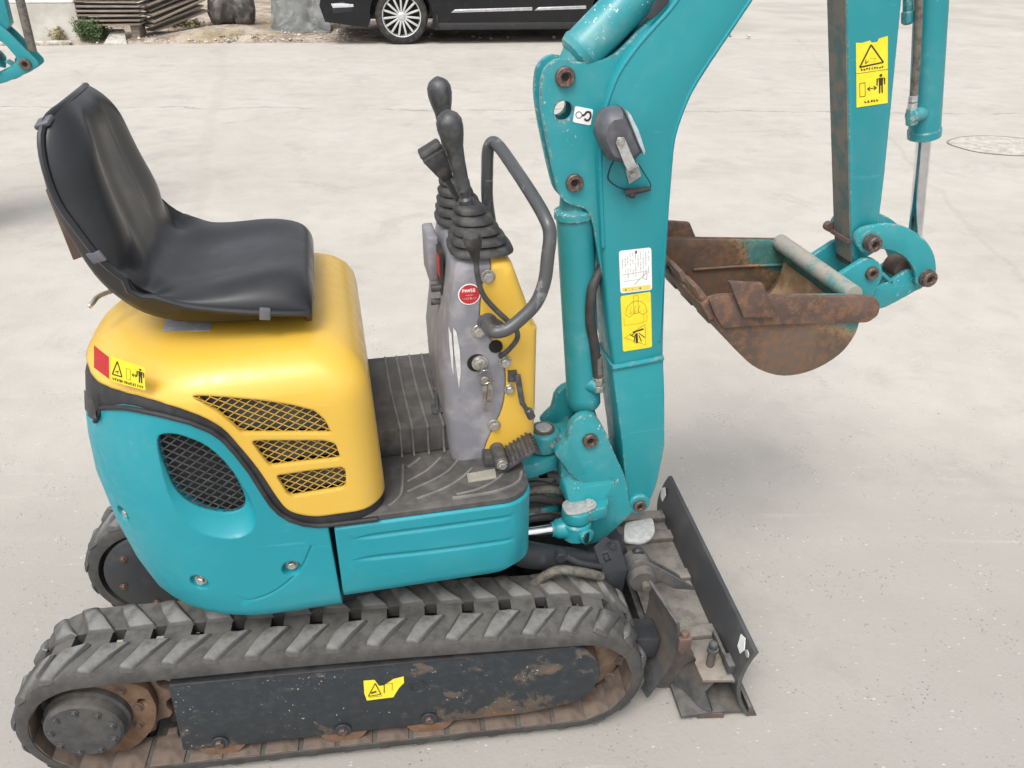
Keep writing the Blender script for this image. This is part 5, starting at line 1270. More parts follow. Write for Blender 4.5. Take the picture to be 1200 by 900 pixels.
# centre frame between the tracks, slew ring
m = MB(); m.box((-0.02, 0, 0.22), (0.52, 0.36, 0.13)); m.cyl((0, 0, 0.27), (0, 0, 0.375), 0.17, 40); tp('centre_frame', m, 'dark_frame_paint', bevel=0.006)

# ================================================================== DOZER BLADE
m = MB()
nz = 10; fp = []
for i in range(nz + 1):
    z = 0.004 + 0.198 * i / nz; u_ = z / 0.2; x = 0.845 - 0.075 * u_ * (1 - u_) * 1.6 - 0.018 * u_; fp.append((x, z))
BY0, BY1 = -0.305, 0.290
m.prism(fp + [(x - 0.009, z) for x, z in reversed(fp)], BY0, BY1)
bl_o = tp('dozer_blade', m, 'blade_plate', ang=40)
m = MB(); m.prism([(0.838, 0.002), (0.858, 0.0), (0.842, 0.030), (0.835, 0.030)], BY0 + 0.001, BY1 - 0.001); sub('wear_edge', m, 'blade_dark', bl_o)
# box section behind the plate: dusty top, hollow end
m = MB()
q = [T.hit(a, b, 2, 0.106) for a, b in ((823.5, 797), (857, 797), (870, 800))] + [Vector((0.812, -0.262, 0.106)), Vector((0.812, 0.27, 0.106)), Vector((0.66, 0.27, 0.106))] + [Vector((0.66, -0.17, 0.106))] + [T.hit(a, b, 2, 0.106) for a, b in ((794, 736), (806, 758), (816, 772), (814, 776))]
m.prism([(p.x, p.y) for p in q], 0.098, 0.106, k=2); sub('top_plate', m, 'blade_dusty', bl_o, bevel=0.0015)
m = MB(); m.prism([(0.690, 0.010), (0.80, 0.010), (0.84, 0.004), (0.84, 0.012), (0.80, 0.018), (0.690, 0.018)], -0.298, 0.28); m.prism([(0.640, 0.012), (0.652, 0.012), (0.660, 0.096), (0.648, 0.094)], -0.19, 0.26); sub('bottom_plate', m, 'blade_dark', bl_o)
m = MB(); slab(m, [T.hit(a, b, 2, 0.003) for a, b in ((805, 816), (817, 842), (848, 841), (828, 834))], (0, 0, 0.012)); sub('skid_corner', m, 'rust', bl_o)
m = MB(); slab(m, [T.hit(a, b, 1, -0.215) for a, b in ((790, 752), (808, 758), (818, 775), (822, 800), (800, 806), (770, 806))], (0, 0.006, 0)); sub('end_wall', m, 'blade_dark', bl_o)
up_ = [T.hit(a, b, 2, 0.099) for a, b in ((815, 777), (819, 786), (823, 797), (831, 799), (838, 799))]; dn_ = [T.hit(a, b, 2, 0.022) for a, b in ((790, 803), (800, 808), (810, 818), (821, 830), (834, 834))]
md_ = [u.lerp(d, 0.55) + Vector((-0.012, 0.018, 0)) for u, d in zip(up_, dn_)]
m = MB(); m.rings([[u, c, d, d + Vector((0.004, 0.006, 0)), c + Vector((0.004, 0.006, 0)), u + Vector((0.004, 0.006, 0))] for u, c, d in zip(up_, md_, dn_)]); sub('curved_end', m, 'blade_dark', bl_o, ang=60)
# ribs on the top plate
for yy, h_ in ((-0.16, 0.010), (0.02, 0.008), (0.16, 0.010), (0.235, 0.014)):
    m = MB(); m.box((0.735, yy, 0.106 + h_ / 2), (0.14, 0.034, h_ + 0.006)); sub('top_rib', m, 'blade_dusty', bl_o, bevel=0.004)
# upright rear of the top section: raised back box seen left of the top plate
m = MB()
q = [T.hit(a, b, 2, 0.112) for a, b in ((833, 781), (833, 755), (838, 748))]
pb = T.hit(832, 778, 2, 0.110)
m.cyl((pb.x, pb.y, 0.106), (pb.x, pb.y, 0.165), 0.0085, 14, 0.001); m.cyl((pb.x, pb.y, 0.150), (pb.x, pb.y, 0.158), 0.012, 14); m.ball((pb.x, pb.y, 0.168), 0.010, 12)
sub('lock_pin', m, 'blade_dark', bl_o)
m = MB(); pb = T.hit(860, 790, 2, 0.11); m.box((0.795, -0.262, 0.125), (0.022, 0.036, 0.024)); m.box((0.79, -0.215, 0.122), (0.008, 0.08, 0.018)); sub('end_block', m, 'blade_dark', bl_o, bevel=0.002)
# worn white marks and holes in the plate ends
def on_blade(a, b): 
    x = 0.825
    for _ in range(6):
        p = T.hit(a, b, 0, x); u_ = p.z / 0.2; x = 0.845 - 0.075 * u_ * (1 - u_) * 1.6 - 0.018 * u_ - 0.0098
    return p
for pts in (((868, 743), (873, 748), (872, 762), (867, 766), (864, 757)), ((775, 572), (779, 571), (780, 581), (776, 588), (774, 582))):
    m = MB(); P = [on_blade(a, b) for a, b in pts]; n_ = len(P); m.add(P + [p + Vector((0.0012, 0, 0)) for p in P], [tuple(range(n_)), tuple(range(2 * n_ - 1, n_ - 1, -1))] + [(i, (i + 1) % n_, n_ + (i + 1) % n_, n_ + i) for i in range(n_)])
    sub('white_mark', m, 'sticker_white', bl_o)
m = MB(); c = on_blade(875, 766); m.cyl(c + Vector((-0.0004, 0, 0)), c + Vector((0.002, 0, 0)), 0.008, 16); sub('plate_hole', m, 'washer_grey', bl_o)
# folded-back blade extension, curved plate beside the track
m = MB()
pT_ = T.hit(793, 731, 1, -0.262); pB_ = T.hit(767, 692, 2, pT_.z); sh_ = Vector((pB_.x - pT_.x, pB_.y - pT_.y, 0))
for_ = [Vector((p[0], -0.262, p[1])) for p in smooth_open(pxo([(793, 731), (794, 745), (790, 765), (779, 790), (763, 811), (758, 818)], -0.262, T), 3)]
bac_ = [p + sh_ * 1.3 for p in for_]
th = Vector((0.007, 0.004, 0))
m.rings([[a_, b_, b_ + th, a_ + th] for a_, b_ in zip(for_, bac_)])
ext_o = sub('extension_plate', m, 'blade_dark', bl_o)
m = MB(); q = T.hit(800, 752, 1, -0.262); q = T.hit(801, 752, 1, -0.258); m.box((q.x, -0.258, q.z), (0.026, 0.022, 0.034)); m.cyl((q.x, -0.258, q.z - 0.03), (q.x, -0.258, q.z + 0.028), 0.008, 12, 0.001); sub('extension_hinge', m, 'rust', bl_o, bevel=0.002)
# push arms and lift gear
for yy in (-0.20, 0.20):
    m = MB(); m.box((0.555, yy, 0.165), (0.18, 0.06, 0.055), Matrix.Rotation(0.12, 3, 'Y')); sub('push_arm', m, 'dark_frame_paint', bl_o, bevel=0.004)
m = MB(); q = T.hit(750, 673, 1, -0.11)
m.cyl((q.x, -0.135, q.z), (q.x, -0.06, q.z), 0.030, 26, 0.004); m.cyl((q.x + 0.006, -0.150, q.z - 0.006), (q.x + 0.006, -0.134, q.z - 0.006), 0.011, 14, 0.002)
piv_o = tp('blade_pivot', m, 'blade_dark', ang=40)
m = MB()
slab(m, [T.hit(a, b, 1, y) for a, b, y in ((738, 668, -0.118), (744, 659, -0.116), (753, 657, -0.114), (765, 662, -0.112), (812, 688, -0.112), (815, 692, -0.112), (790, 690, -0.114), (762, 676, -0.118))], (0, 0.006, 0))
slab(m, [T.hit(a, b, 1, y) for a, b, y in ((745, 655, -0.07), (748, 643, -0.066), (756, 646, -0.066), (762, 656, -0.066), (797, 676, -0.062), (800, 682, -0.062), (770, 670, -0.066))], (0, 0.008, 0))
sub('pivot_cheek', m, 'blade_dark', piv_o, bevel=0.0015)
m = MB(); q2 = T.hit(748, 648, 1, -0.072); m.lathe((q2.x, -0.078, q2.z), (q2.x, 0, q2.z), [(0, 0.009), (0.004, 0.013), (0.012, 0.013)], 18); sub('lug_ring', m, 'dark_frame_paint', piv_o)
# grey bracket plate with two bolts, and blade cylinder
m = MB(); slab(m, [T.hit(a, b, 1, y) for a, b, y in ((696, 641, -0.115), (709, 627, -0.085), (716, 632, -0.085), (725, 633, -0.085), (736, 667, -0.118), (706, 671, -0.130))], (0, 0.004, -0.008))
bb_o = tp('blade_bracket', m, 'dark_frame_paint', bevel=0.002)
m = MB(); slab(m, [T.hit(a, b, 1, y) for a, b, y in ((706, 671, -0.1305), (736, 667, -0.1185), (729, 694, -0.120), (698, 690, -0.133))], (0.002, 0.008, 0)); sub('bracket_face', m, 'dark_frame_paint', bb_o, bevel=0.002)
for a, b in ((718, 639), (724, 651)): bolt(bb_o, T.hit(a, b, 1, -0.099) + Vector((0.0, 0, 0.0)), n=(0.2, -0.2, 1), r=0.0065, mat='dark_frame_paint')
m = MB(); e0 = T.hit(634, 652, 1, -0.105); e1 = T.hit(704, 662, 1, -0.070)
m.lathe(e0 + (e0 - e1) * 0.6, e1, [(0, 0.020), (0.05, 0.028), (0.20, 0.028), (0.21, 0.025), (0.235, 0.024)], 26)
dc_o = tp('blade_cylinder', m, 'dark_frame_paint', ang=35)
m = MB(); q = T.hit(658, 655, 1, -0.145); m.cyl(q, q + Vector((0, 0.02, 0)), 0.012, 16, 0.001); m.tube([q + Vector((0.01, 0.006, 0)), T.hit(680, 660, 1, -0.138), T.hit(704, 664, 1, -0.125)], 0.007, 8); sub('feed_pipe', m, 'dark_frame_paint', dc_o)
# ribbed hose in front of the cylinder
P = [T.hit(a, b, 1, y) for a, b, y in ((606, 693, -0.13), (625, 684, -0.15), (640, 674, -0.16), (655, 668, -0.165), (672, 669, -0.165), (690, 672, -0.155), (705, 676, -0.14))]
PP, _ = catmull(P, 14); m = MB(); m.tube(PP, [0.0105 if i % 2 else 0.0085 for i in range(len(PP))], 12, cr=0); tp('ribbed_hose', m, 'hose_dusty', ang=80)
# pale rounded plate on the deck ahead of the boom foot
m = MB(); q = [H.hit(a, b, 2, 0.30) for a, b in ((732, 612), (765, 606), (768, 622), (764, 630), (752, 636), (731, 634))]; m.prism(rnd([(p.x, p.y) for p in q], 0.012), 0.292, 0.300, k=2); hp('cover_plate', m, 'washer_grey', bevel=0.002)
m = MB(); m.box((0.42, 0.0, 0.30), (0.14, 0.14, 0.06)); m.box((0.50, 0.0, 0.20), (0.24, 0.16, 0.10)); hp('front_frame', m, 'dark_frame_paint', bevel=0.006)

# ================================================================== GROUND, ROAD, VERGE
eA = W.hit(60, 53, 2, 0); eB = W.hit(1100, 43, 2, 0)
RD = (eB - eA).normalized(); RN = Vector((-RD.y, RD.x, 0)); ryaw = math.degrees(math.atan2(RD.y, RD.x))
def st(o, kind='structure'): o['kind'] = kind; return o
def concrete():
    m, nt, b = nodes_mat('road_concrete')
    tc = N(nt, 'ShaderNodeTexCoord'); sx = N(nt, 'ShaderNodeSeparateXYZ'); nt.links.new(tc.outputs['Object'], sx.inputs[0])
    big = tex(nt, 0.9, 5, 0.55); med = tex(nt, 6, 5, 0.6); fine = tex(nt, 70, 4, 0.7); strk = tex(nt, 3.0, 5, 0.65, stretch=(0.35, 2.0, 1), dist=0.3)
    c = mixc(nt, ramp(nt, big, 0.35, 0.65), (0.450, 0.418, 0.374), (0.492, 0.462, 0.420))
    c = mixc(nt, ramp(nt, strk, 0.40, 0.68, 0.0, 0.3), c, (0.505, 0.482, 0.442))
    # painted light falloff: road colour darker towards the camera; worn aggregate shows more there
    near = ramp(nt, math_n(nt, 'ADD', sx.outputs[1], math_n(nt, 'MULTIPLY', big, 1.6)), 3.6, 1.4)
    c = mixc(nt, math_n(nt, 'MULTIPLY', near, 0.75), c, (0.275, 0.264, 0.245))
    c = mixc(nt, math_n(nt, 'MULTIPLY', ramp(nt, med, 0.38, 0.66), 0.30), c, (0.36, 0.342, 0.318))
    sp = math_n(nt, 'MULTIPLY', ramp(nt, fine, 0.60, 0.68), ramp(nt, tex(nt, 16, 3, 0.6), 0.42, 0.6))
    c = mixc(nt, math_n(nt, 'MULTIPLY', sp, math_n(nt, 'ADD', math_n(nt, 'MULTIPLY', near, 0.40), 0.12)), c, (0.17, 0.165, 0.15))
    vor = N(nt, 'ShaderNodeTexVoronoi'); vor.inputs['Scale'].default_value = 60; mp = N(nt, 'ShaderNodeMapping'); mp.inputs['Scale'].default_value = (0.7, 1.3, 1)
    nt.links.new(tc.outputs['Object'], mp.inputs[0]); nt.links.new(mp.outputs[0], vor.inputs['Vector'])
    peb = ramp(nt, vor.outputs['Distance'], 0.20, 0.12)
    peb = math_n(nt, 'MULTIPLY', peb, ramp(nt, tex(nt, 19, 2, 0.5), 0.56, 0.60))
    c = mixc(nt, math_n(nt, 'MULTIPLY', peb, 0.4), c, (0.74, 0.71, 0.66))
    peb2 = math_n(nt, 'MULTIPLY', ramp(nt, vor.outputs['Distance'], 0.16, 0.10), ramp(nt, tex(nt, 23, 2, 0.5), 0.62, 0.66))
    c = mixc(nt, math_n(nt, 'MULTIPLY', peb2, 0.5), c, (0.22, 0.21, 0.20))
    # slab crack across the road and tar seams
    wob = tex(nt, 1.7, 6, 0.7); yw = math_n(nt, 'ADD', sx.outputs[1], math_n(nt, 'MULTIPLY', wob, 0.45))
    yc_ = W.hit(500, 128, 2, 0).y + 0.22
    wob2 = tex(nt, 0.6, 3, 0.6)
    yy = math_n(nt, 'ABSOLUTE', math_n(nt, 'SUBTRACT', yw, yc_))
    cr = math_n(nt, 'MULTIPLY', ramp(nt, yy, 0.028, 0.004), ramp(nt, tex(nt, 2.2, 3, 0.6), 0.36, 0.56))
    c = mixc(nt, math_n(nt, 'MULTIPLY', cr, 0.62), c, (0.22, 0.195, 0.165))
    p1 = W.hit(232, 240, 2, 0); p2 = W.hit(262, 62, 2, 0); sl = (p2.x - p1.x) / (p2.y - p1.y)
    xw = math_n(nt, 'ADD', math_n(nt, 'SUBTRACT', sx.outputs[0], math_n(nt, 'MULTIPLY', sx.outputs[1], sl)), math_n(nt, 'MULTIPLY', tex(nt, 1.1, 4, 0.6), 0.18))
    xx = math_n(nt, 'ABSOLUTE', math_n(nt, 'SUBTRACT', xw, p1.x - p1.y * sl + 0.09))
    c = mixc(nt, math_n(nt, 'MULTIPLY', ramp(nt, xx, 0.075, 0.02), 0.28), c, (0.40, 0.36, 0.30))
    # diagonal crack on the right
    q1 = W.hit(1130, 215, 2, 0); q2 = W.hit(1215, 350, 2, 0); q0 = W.hit(1040, 160, 2, 0); s2 = (q2.x - q0.x) / (q2.y - q0.y)
    xw = math_n(nt, 'ADD', math_n(nt, 'SUBTRACT', sx.outputs[0], math_n(nt, 'MULTIPLY', sx.outputs[1], s2)), math_n(nt, 'MULTIPLY', tex(nt, 1.9, 5, 0.65), 0.30))
    xx = math_n(nt, 'ABSOLUTE', math_n(nt, 'SUBTRACT', xw, q0.x - q0.y * s2 + 0.15))
    c = mixc(nt, math_n(nt, 'MULTIPLY', math_n(nt, 'MULTIPLY', ramp(nt, xx, 0.030, 0.006), ramp(nt, sx.outputs[0], 0.6, 1.2)), 0.22), c, (0.30, 0.27, 0.23))
    nt.links.new(c, b.inputs['Base Color']); b.inputs['Roughness'].default_value = 0.88; b.inputs['Specular IOR Level'].default_value = 0.3
    # pits and exposed aggregate, stains
    v2 = N(nt, 'ShaderNodeTexVoronoi'); v2.inputs['Scale'].default_value = 85; nt.links.new(tc.outputs['Object'], v2.inputs['Vector'])
    pit = math_n(nt, 'MULTIPLY', ramp(nt, v2.outputs['Distance'], 0.26, 0.14), ramp(nt, tex(nt, 8, 5, 0.7), 0.50, 0.62))
    c = mixc(nt, math_n(nt, 'MULTIPLY', pit, 0.50), c, (0.19, 0.18, 0.165))
    st2 = ramp(nt, tex(nt, 2.3, 6, 0.7, dist=0.5), 0.52, 0.70)
    c = mixc(nt, math_n(nt, 'MULTIPLY', st2, 0.38), c, (0.29, 0.275, 0.25))
    scuff = ramp(nt, tex(nt, 7, 6, 0.75, stretch=(0.25, 2.2, 1), dist=0.8), 0.60, 0.70)
    c = mixc(nt, math_n(nt, 'MULTIPLY', scuff, 0.18), c, (0.60, 0.58, 0.54))
    nt.links.new(c, b.inputs['Base Color'])
    h = math_n(nt, 'SUBTRACT', math_n(nt, 'ADD', math_n(nt, 'MULTIPLY', fine, 0.6), med), math_n(nt, 'MULTIPLY', pit, 0.6))
    bump(nt, b, h, 0.004, 0.6)
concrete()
plain('verge_dirt', (0.30, 0.24, 0.18), 0.95, sc=5, other=(0.46, 0.41, 0.35), lo=0.35, hi=0.7, bmp=0.02, det=8, coord='Object')
plain('far_ground', (0.36, 0.32, 0.27), 0.95, sc=0.4, other=(0.45, 0.42, 0.37), bmp=0)
m = MB(); m.add([(-900, -900, -0.12), (900, -900, -0.12), (900, 900, -0.12), (-900, 900, -0.12)], [(0, 1, 2, 3)])
st(link('ground', m.mesh('ground', mats=['far_ground'])))
def road_pt(u, n): return eA + RD * u + RN * n
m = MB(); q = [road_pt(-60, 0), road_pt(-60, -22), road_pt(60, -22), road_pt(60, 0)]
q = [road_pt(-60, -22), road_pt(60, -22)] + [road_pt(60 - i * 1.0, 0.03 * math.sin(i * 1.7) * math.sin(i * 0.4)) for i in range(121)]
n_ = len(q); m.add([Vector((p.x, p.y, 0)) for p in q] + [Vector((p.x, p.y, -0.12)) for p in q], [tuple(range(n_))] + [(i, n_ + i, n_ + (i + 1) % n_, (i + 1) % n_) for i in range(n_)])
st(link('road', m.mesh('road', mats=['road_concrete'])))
# verge: uneven dirt beyond the road edge
m = MB(); NX, NY = 190, 36
for j in range(NY + 1):
    for i in range(NX + 1):
        u_ = -10 + 26 * i / NX; v_ = 0.0 + 6.0 * (j / NY) ** 1.3
        p = road_pt(u_, v_); r_ = noise.fractal((u_ * 1.3, v_ * 1.3, 3.1), 1.0, 2.0, 5)
        left = 1 / (1 + math.exp((u_ - 3.9) * 3))
        heap = 0.20 * math.exp(-((u_ - 2.1) / 0.8) ** 2) * min(1, v_ / 0.5)
        z = -0.035 + min(1, v_ / 0.25) * (0.045 + 0.010 * left + r_ * 0.045 * left + r_ * 0.005 + heap * 0.5)
        m.v.append((p.x, p.y, z))
for j in range(NY):
    for i in range(NX): m.f.append((j * (NX + 1) + i, j * (NX + 1) + i + 1, (j + 1) * (NX + 1) + i + 1, (j + 1) * (NX + 1) + i)); m.mi.append(0)
def verge_mat():
    m, nt, b = nodes_mat('verge_soil')
    n1 = tex(nt, 3.0, 7, 0.65); n2 = tex(nt, 24, 5, 0.7); n3 = tex(nt, 1.1, 3, 0.5)
    tc = N(nt, 'ShaderNodeTexCoord'); sx = N(nt, 'ShaderNodeSeparateXYZ'); nt.links.new(tc.outputs['Object'], sx.inputs[0])
    c = mixc(nt, ramp(nt, n1, 0.38, 0.62), (0.21, 0.155, 0.11), (0.45, 0.385, 0.32))
    c = mixc(nt, ramp(nt, n2, 0.45, 0.7, 0, 0.6), c, (0.50, 0.45, 0.38))
    c = mixc(nt, math_n(nt, 'MULTIPLY', ramp(nt, n3, 0.5, 0.62), 0.45), c, (0.30, 0.25, 0.13))
    right = ramp(nt, sx.outputs[0], -1.2, 2.0)
    c = mixc(nt, math_n(nt, 'MULTIPLY', right, 0.95), c, mixc(nt, ramp(nt, n3, 0.35, 0.65), (0.40, 0.37, 0.33), (0.47, 0.45, 0.41)))
    nt.links.new(c, b.inputs['Base Color']); b.inputs['Roughness'].default_value = 0.95
    bump(nt, b, math_n(nt, 'MULTIPLY', math_n(nt, 'ADD', n1, n2), math_n(nt, 'SUBTRACT', 1.0, math_n(nt, 'MULTIPLY', right, 0.85))), 0.02, 0.7)
verge_mat()
st(link('verge', m.mesh('verge', mats=['verge_soil'], ang=80)))
# loose stones and litter on the verge
rr = random.Random(11); m = MB()
for i in range(420):
    u_ = rr.uniform(0.9, 3.6) if i % 3 else rr.uniform(-1, 9); v_ = rr.uniform(0.02, 1.6) ** 1.2; p = road_pt(u_, v_); s = rr.uniform(0.008, 0.030) * (1.4 if rr.random() < 0.1 else 1)
    bm_ = [Vector((rr.uniform(-1, 1), rr.uniform(-1, 1), rr.uniform(-0.3, 0.8))).normalized() * s * rr.uniform(0.7, 1.2) for _ in range(6)]
    c = Vector((p.x, p.y, 0.02 + 0.05 * min(1, v_)))
    a = [Vector((s, 0, 0)), Vector((0, s * rr.uniform(.6, 1.2), 0)), Vector((-s * rr.uniform(.6, 1.3), 0, 0)), Vector((0, -s, 0)), Vector((0, 0, s * rr.uniform(.4, .9))), Vector((0, 0, -s * .5))]
    rot = Matrix.Rotation(rr.random() * 6, 3, 'Z') @ Matrix.Rotation(rr.random() - .5, 3, 'X')
    m.add([c + rot @ q for q in a], [(0, 1, 4), (1, 2, 4), (2, 3, 4), (3, 0, 4), (1, 0, 5), (2, 1, 5), (3, 2, 5), (0, 3, 5)])
plain('stone', (0.36, 0.33, 0.29), 0.9, sc=12, other=(0.62, 0.58, 0.52), lo=0.4, hi=0.65)
o = link('loose_stones', m.mesh('loose_stones', mats=['stone'])); o['kind'] = 'stuff'
# fine grit on the road near the machine
rr = random.Random(5); m = MB()
for i in range(900):
    x = rr.uniform(-1.6, 2.4); y = rr.uniform(0.75, 4.2); s = rr.uniform(0.0008, 0.0022) * (2.0 if rr.random() < 0.04 else 1)
    c = Vector((x, y, s * 0.3)); ang = rr.random() * 6; rot = Matrix.Rotation(ang, 3, 'Z')
    a = [Vector((s, 0, 0)), Vector((0, s * rr.uniform(.6, 1.2), 0)), Vector((-s, 0, 0)), Vector((0, -s, 0)), Vector((0, 0, s * .6))]
    m.add([c + rot @ q for q in a], [(0, 1, 4), (1, 2, 4), (2, 3, 4), (3, 0, 4)])
plain('grit', (0.22, 0.21, 0.19), 0.9, sc=3, other=(0.46, 0.44, 0.40), lo=0.4, hi=0.6)
o = link('road_grit', m.mesh('road_grit', mats=['grit'])); o['kind'] = 'stuff'
# round concrete patch in the road on the right
def patch_mat():
    m, nt, b = nodes_mat('patch_concrete')
    n1 = tex(nt, 14, 5, 0.65); n2 = tex(nt, 60, 3, 0.7)
    c = mixc(nt, ramp(nt, n1, 0.38, 0.62), (0.36, 0.33, 0.29), (0.52, 0.49, 0.44)); c = mixc(nt, ramp(nt, n2, 0.60, 0.7), c, (0.70, 0.67, 0.62))
    nt.links.new(c, b.inputs['Base Color']); b.inputs['Roughness'].default_value = 0.9; bump(nt, b, n1, 0.006, 0.7)
patch_mat()
plain('dark_joint', (0.20, 0.175, 0.15), 0.95, sc=30)
pc = W.hit(1178, 171, 2, 0); pl = W.hit(1111, 168, 2, 0); pr = (pc - pl).length
m = MB(); ol = [(pc.x + pr * (1 + 0.03 * math.sin(5 * a)) * math.cos(a), pc.y + pr * 0.72 * (1 + 0.02 * math.cos(3 * a)) * math.sin(a)) for a in (2 * math.pi * k / 48 for k in range(48))]
m.prism(ol, 0.0, 0.004, k=2); po = link('road_patch', m.mesh('road_patch', mats=['patch_concrete'])); st(po)
m = MB(); inn_ = [(pc.x + (p[0] - pc.x) * 0.985, pc.y + (p[1] - pc.y) * 0.985) for p in ol]; out_ = [(pc.x + (p[0] - pc.x) * 1.01, pc.y + (p[1] - pc.y) * 1.01) for p in ol]
m.prism(out_, 0.0005, 0.0062, k=2, holes=[inn_]); sub('joint_ring', m, 'dark_joint', po)

# ================================================================== BACKGROUND THINGS
G = Frame(eA, ryaw)         # x along the road edge, y away from the road
def gx(px, y=0.3, z=0.0):
    return (G.I @ W.hit(px, 50, 2, 0)).x
GM = G.M
plain('wall_render', (0.42, 0.40, 0.36), 0.9, sc=3, other=(0.58, 0.56, 0.51), lo=0.35, hi=0.65, bmp=0.004, det=7)
plain('wall_top', (0.62, 0.60, 0.56), 0.9, sc=8)
# low rendered wall
x1 = G.hit(98, 50, 1, 0.25).x; zt_ = G.hit(60, 4, 1, 0.25).z
wl = root('low_wall', 'low pale rendered wall beyond the road in the top left corner', 'wall', GM)
m = MB(); NXW, NZW = 40, 8
m.rings([[Vector((x1 - 4.2 + 4.2 * i / NXW, 0.25 + 0.006 * noise.noise((i * 0.5, 0, 0)), 0)) , Vector((x1 - 4.2 + 4.2 * i / NXW, 0.25, zt_ * 0.5)), Vector((x1 - 4.2 + 4.2 * i / NXW, 0.252, zt_)), Vector((x1 - 4.2 + 4.2 * i / NXW, 0.62, zt_ + 0.004)), Vector((x1 - 4.2 + 4.2 * i / NXW, 0.62, 0))] for i in range(NXW + 1)])
link('wall_body', m.mesh('wall_body', mats=['wall_render'], ang=30), wl)
m = MB(); m.box((x1 - 2.1, 0.435, zt_ + 0.014), (4.19, 0.36, 0.02)); link('coping', m.mesh('coping', mats=['wall_top'], bevel=0.006), wl)
# long kerb stones at the foot of the wall
for i in range(2):
    m = MB(); m.box((x1 - 0.55 - i * 0.95, 0.10, 0.012), (0.90, 0.09, 0.05)); o = link('kerb_stone', m.mesh('kerb_stone', mats=['stone'], bevel=0.008), None, GM)
    o['label'] = ('grey kerb stone lying before the low wall, nearer the weeds', 'grey kerb stone lying before the low wall, farther left')[i]; o['category'] = 'kerb stone'; o['group'] = 'kerb stones by the low wall'
# plank stack
plain('old_wood', (0.20, 0.165, 0.13), 0.85, sc=6, other=(0.36, 0.31, 0.25), stretch=(1, 14, 14), bmp=0.004)
xa = G.hit(97, 20, 1, 0.45).x; xb = G.hit(170, 20, 1, 0.45).x
rr = random.Random(3)
ps = root('plank_stack', 'stack of weathered brown planks beside the low wall, behind the weeds', 'plank stack', GM)
wd = xb - xa
for k in range(11):
    m = MB(); z = 0.20 + 0.052 * k + rr.uniform(-.004, .004); L_ = 1.9 + rr.uniform(-.1, .1)
    m.box((xa + wd * 0.5 + rr.uniform(-.03, .03), 0.40 + rr.uniform(-.03, .02), z), (wd * (0.98 + rr.uniform(-.06, .05)), 0.34, 0.020), Matrix.Rotation(rr.uniform(-.012, .012), 3, 'Y'))
    link('plank', m.mesh('plank', mats=['old_wood'], bevel=0.003), ps)
for k in range(9):
    z = 0.17 + 0.062 * k; m = MB(); c = Vector((xb + 0.28, 0.75, z + 0.02 + 0.0)); m.box(c + Vector((rr.uniform(-.04, .04), rr.uniform(-.04, .04), 0.0)), (0.80, 0.26, 0.022), Matrix.Rotation(0.75 + rr.uniform(-.06, .06), 3, 'Z') @ Matrix.Rotation(-0.25 + rr.uniform(-.02, .02), 3, 'Y'))
    link('plank', m.mesh('plank', mats=['old_wood'], bevel=0.003), ps)
for k, xx in enumerate((xa + wd * 0.2, xa + wd * 0.85)):
    m = MB(); m.box((xx, 0.45, 0.10), (0.10, 0.30, 0.17)); link('bearer', m.mesh('bearer', mats=['old_wood'], bevel=0.006), ps)
# leaning slab
p = [G.hit(a, b, 2, 0.03) for a, b in ((113, 52), (141, 52))]
m = MB(); q = [Vector((p[0].x, 0.04, 0.0)), Vector((p[1].x, 0.04, 0.0)), Vector((p[0].x + 0.17, 0.42, 0.13)), Vector((p[0].x + 0.02, 0.42, 0.13))]
m.add(q + [v + Vector((0, 0.01, -0.035)) for v in q], [(0, 1, 2, 3), (7, 6, 5, 4), (0, 4, 5, 1), (1, 5, 6, 2), (2, 6, 7, 3), (3, 7, 4, 0)])
o = link('stone_slab', m.mesh('slab', mats=['patch_concrete'], bevel=0.006), None, GM); o['label'] = 'pale triangular concrete slab leaning by the green weeds at the road edge'; o['category'] = 'slab'
# weeds
def leafmat(name, c1, c2):
    m, nt, b = nodes_mat(name); oi = N(nt, 'ShaderNodeObjectInfo'); n1 = tex(nt, 18, 2)
    nt.links.new(mixc(nt, ramp(nt, n1, 0.35, 0.65), c1, c2), b.inputs['Base Color']); b.inputs['Roughness'].default_value = 0.6
leafmat('leaf', (0.045, 0.085, 0.028), (0.10, 0.15, 0.05)); leafmat('dry_leaf', (0.20, 0.17, 0.06), (0.33, 0.28, 0.13))
def weed(x, y, n, h, mat, label, name='weed', z0=0.02, spread=0.10):
    rr = random.Random(int(x * 1000) + n); m = MB(); sm_ = MB()
    for i in range(n):
        a = rr.random() * 6.28; r0 = spread * math.sqrt(rr.random()); b0 = Vector((x + r0 * math.cos(a), y + r0 * math.sin(a) * 0.6, z0))
        tip = b0 + Vector((rr.uniform(-.6, .6) * h * .6, rr.uniform(-.6, .4) * h * .5, h * rr.uniform(.5, 1.1)))
        sm_.tube([b0, (b0 + tip) / 2 + Vector((0, 0, h * .08)), tip], 0.0022, 4, 2)
        for k in range(5):
            c = b0.lerp(tip, 0.3 + 0.7 * rr.random()); an = rr.random() * 6.28; L_ = rr.uniform(.02, .045); d_ = Vector((math.cos(an), math.sin(an), rr.uniform(-.3, .5))).normalized(); s_ = d_.orthogonal().normalized() * L_ * .3
            m.add([c, c + d_ * L_ * .5 + s_, c + d_ * L_, c + d_ * L_ * .5 - s_ + Vector((0, 0, -.004))], [(0, 1, 2, 3)])
    rt = root(name, label, 'weed', GM)
    link('foliage', m.mesh('foliage', mats=[mat], fixn=False), rt); link('stem', sm_.mesh('stem', mats=[mat]), rt)
xw = G.hit(112, 45, 2, 0.05)
weed(G.hit(103, 48, 2, 0.02).x + 0.05, 0.18, 90, 0.26, 'leaf', 'green leafy weed clump growing at the end of the low wall', spread=0.13)
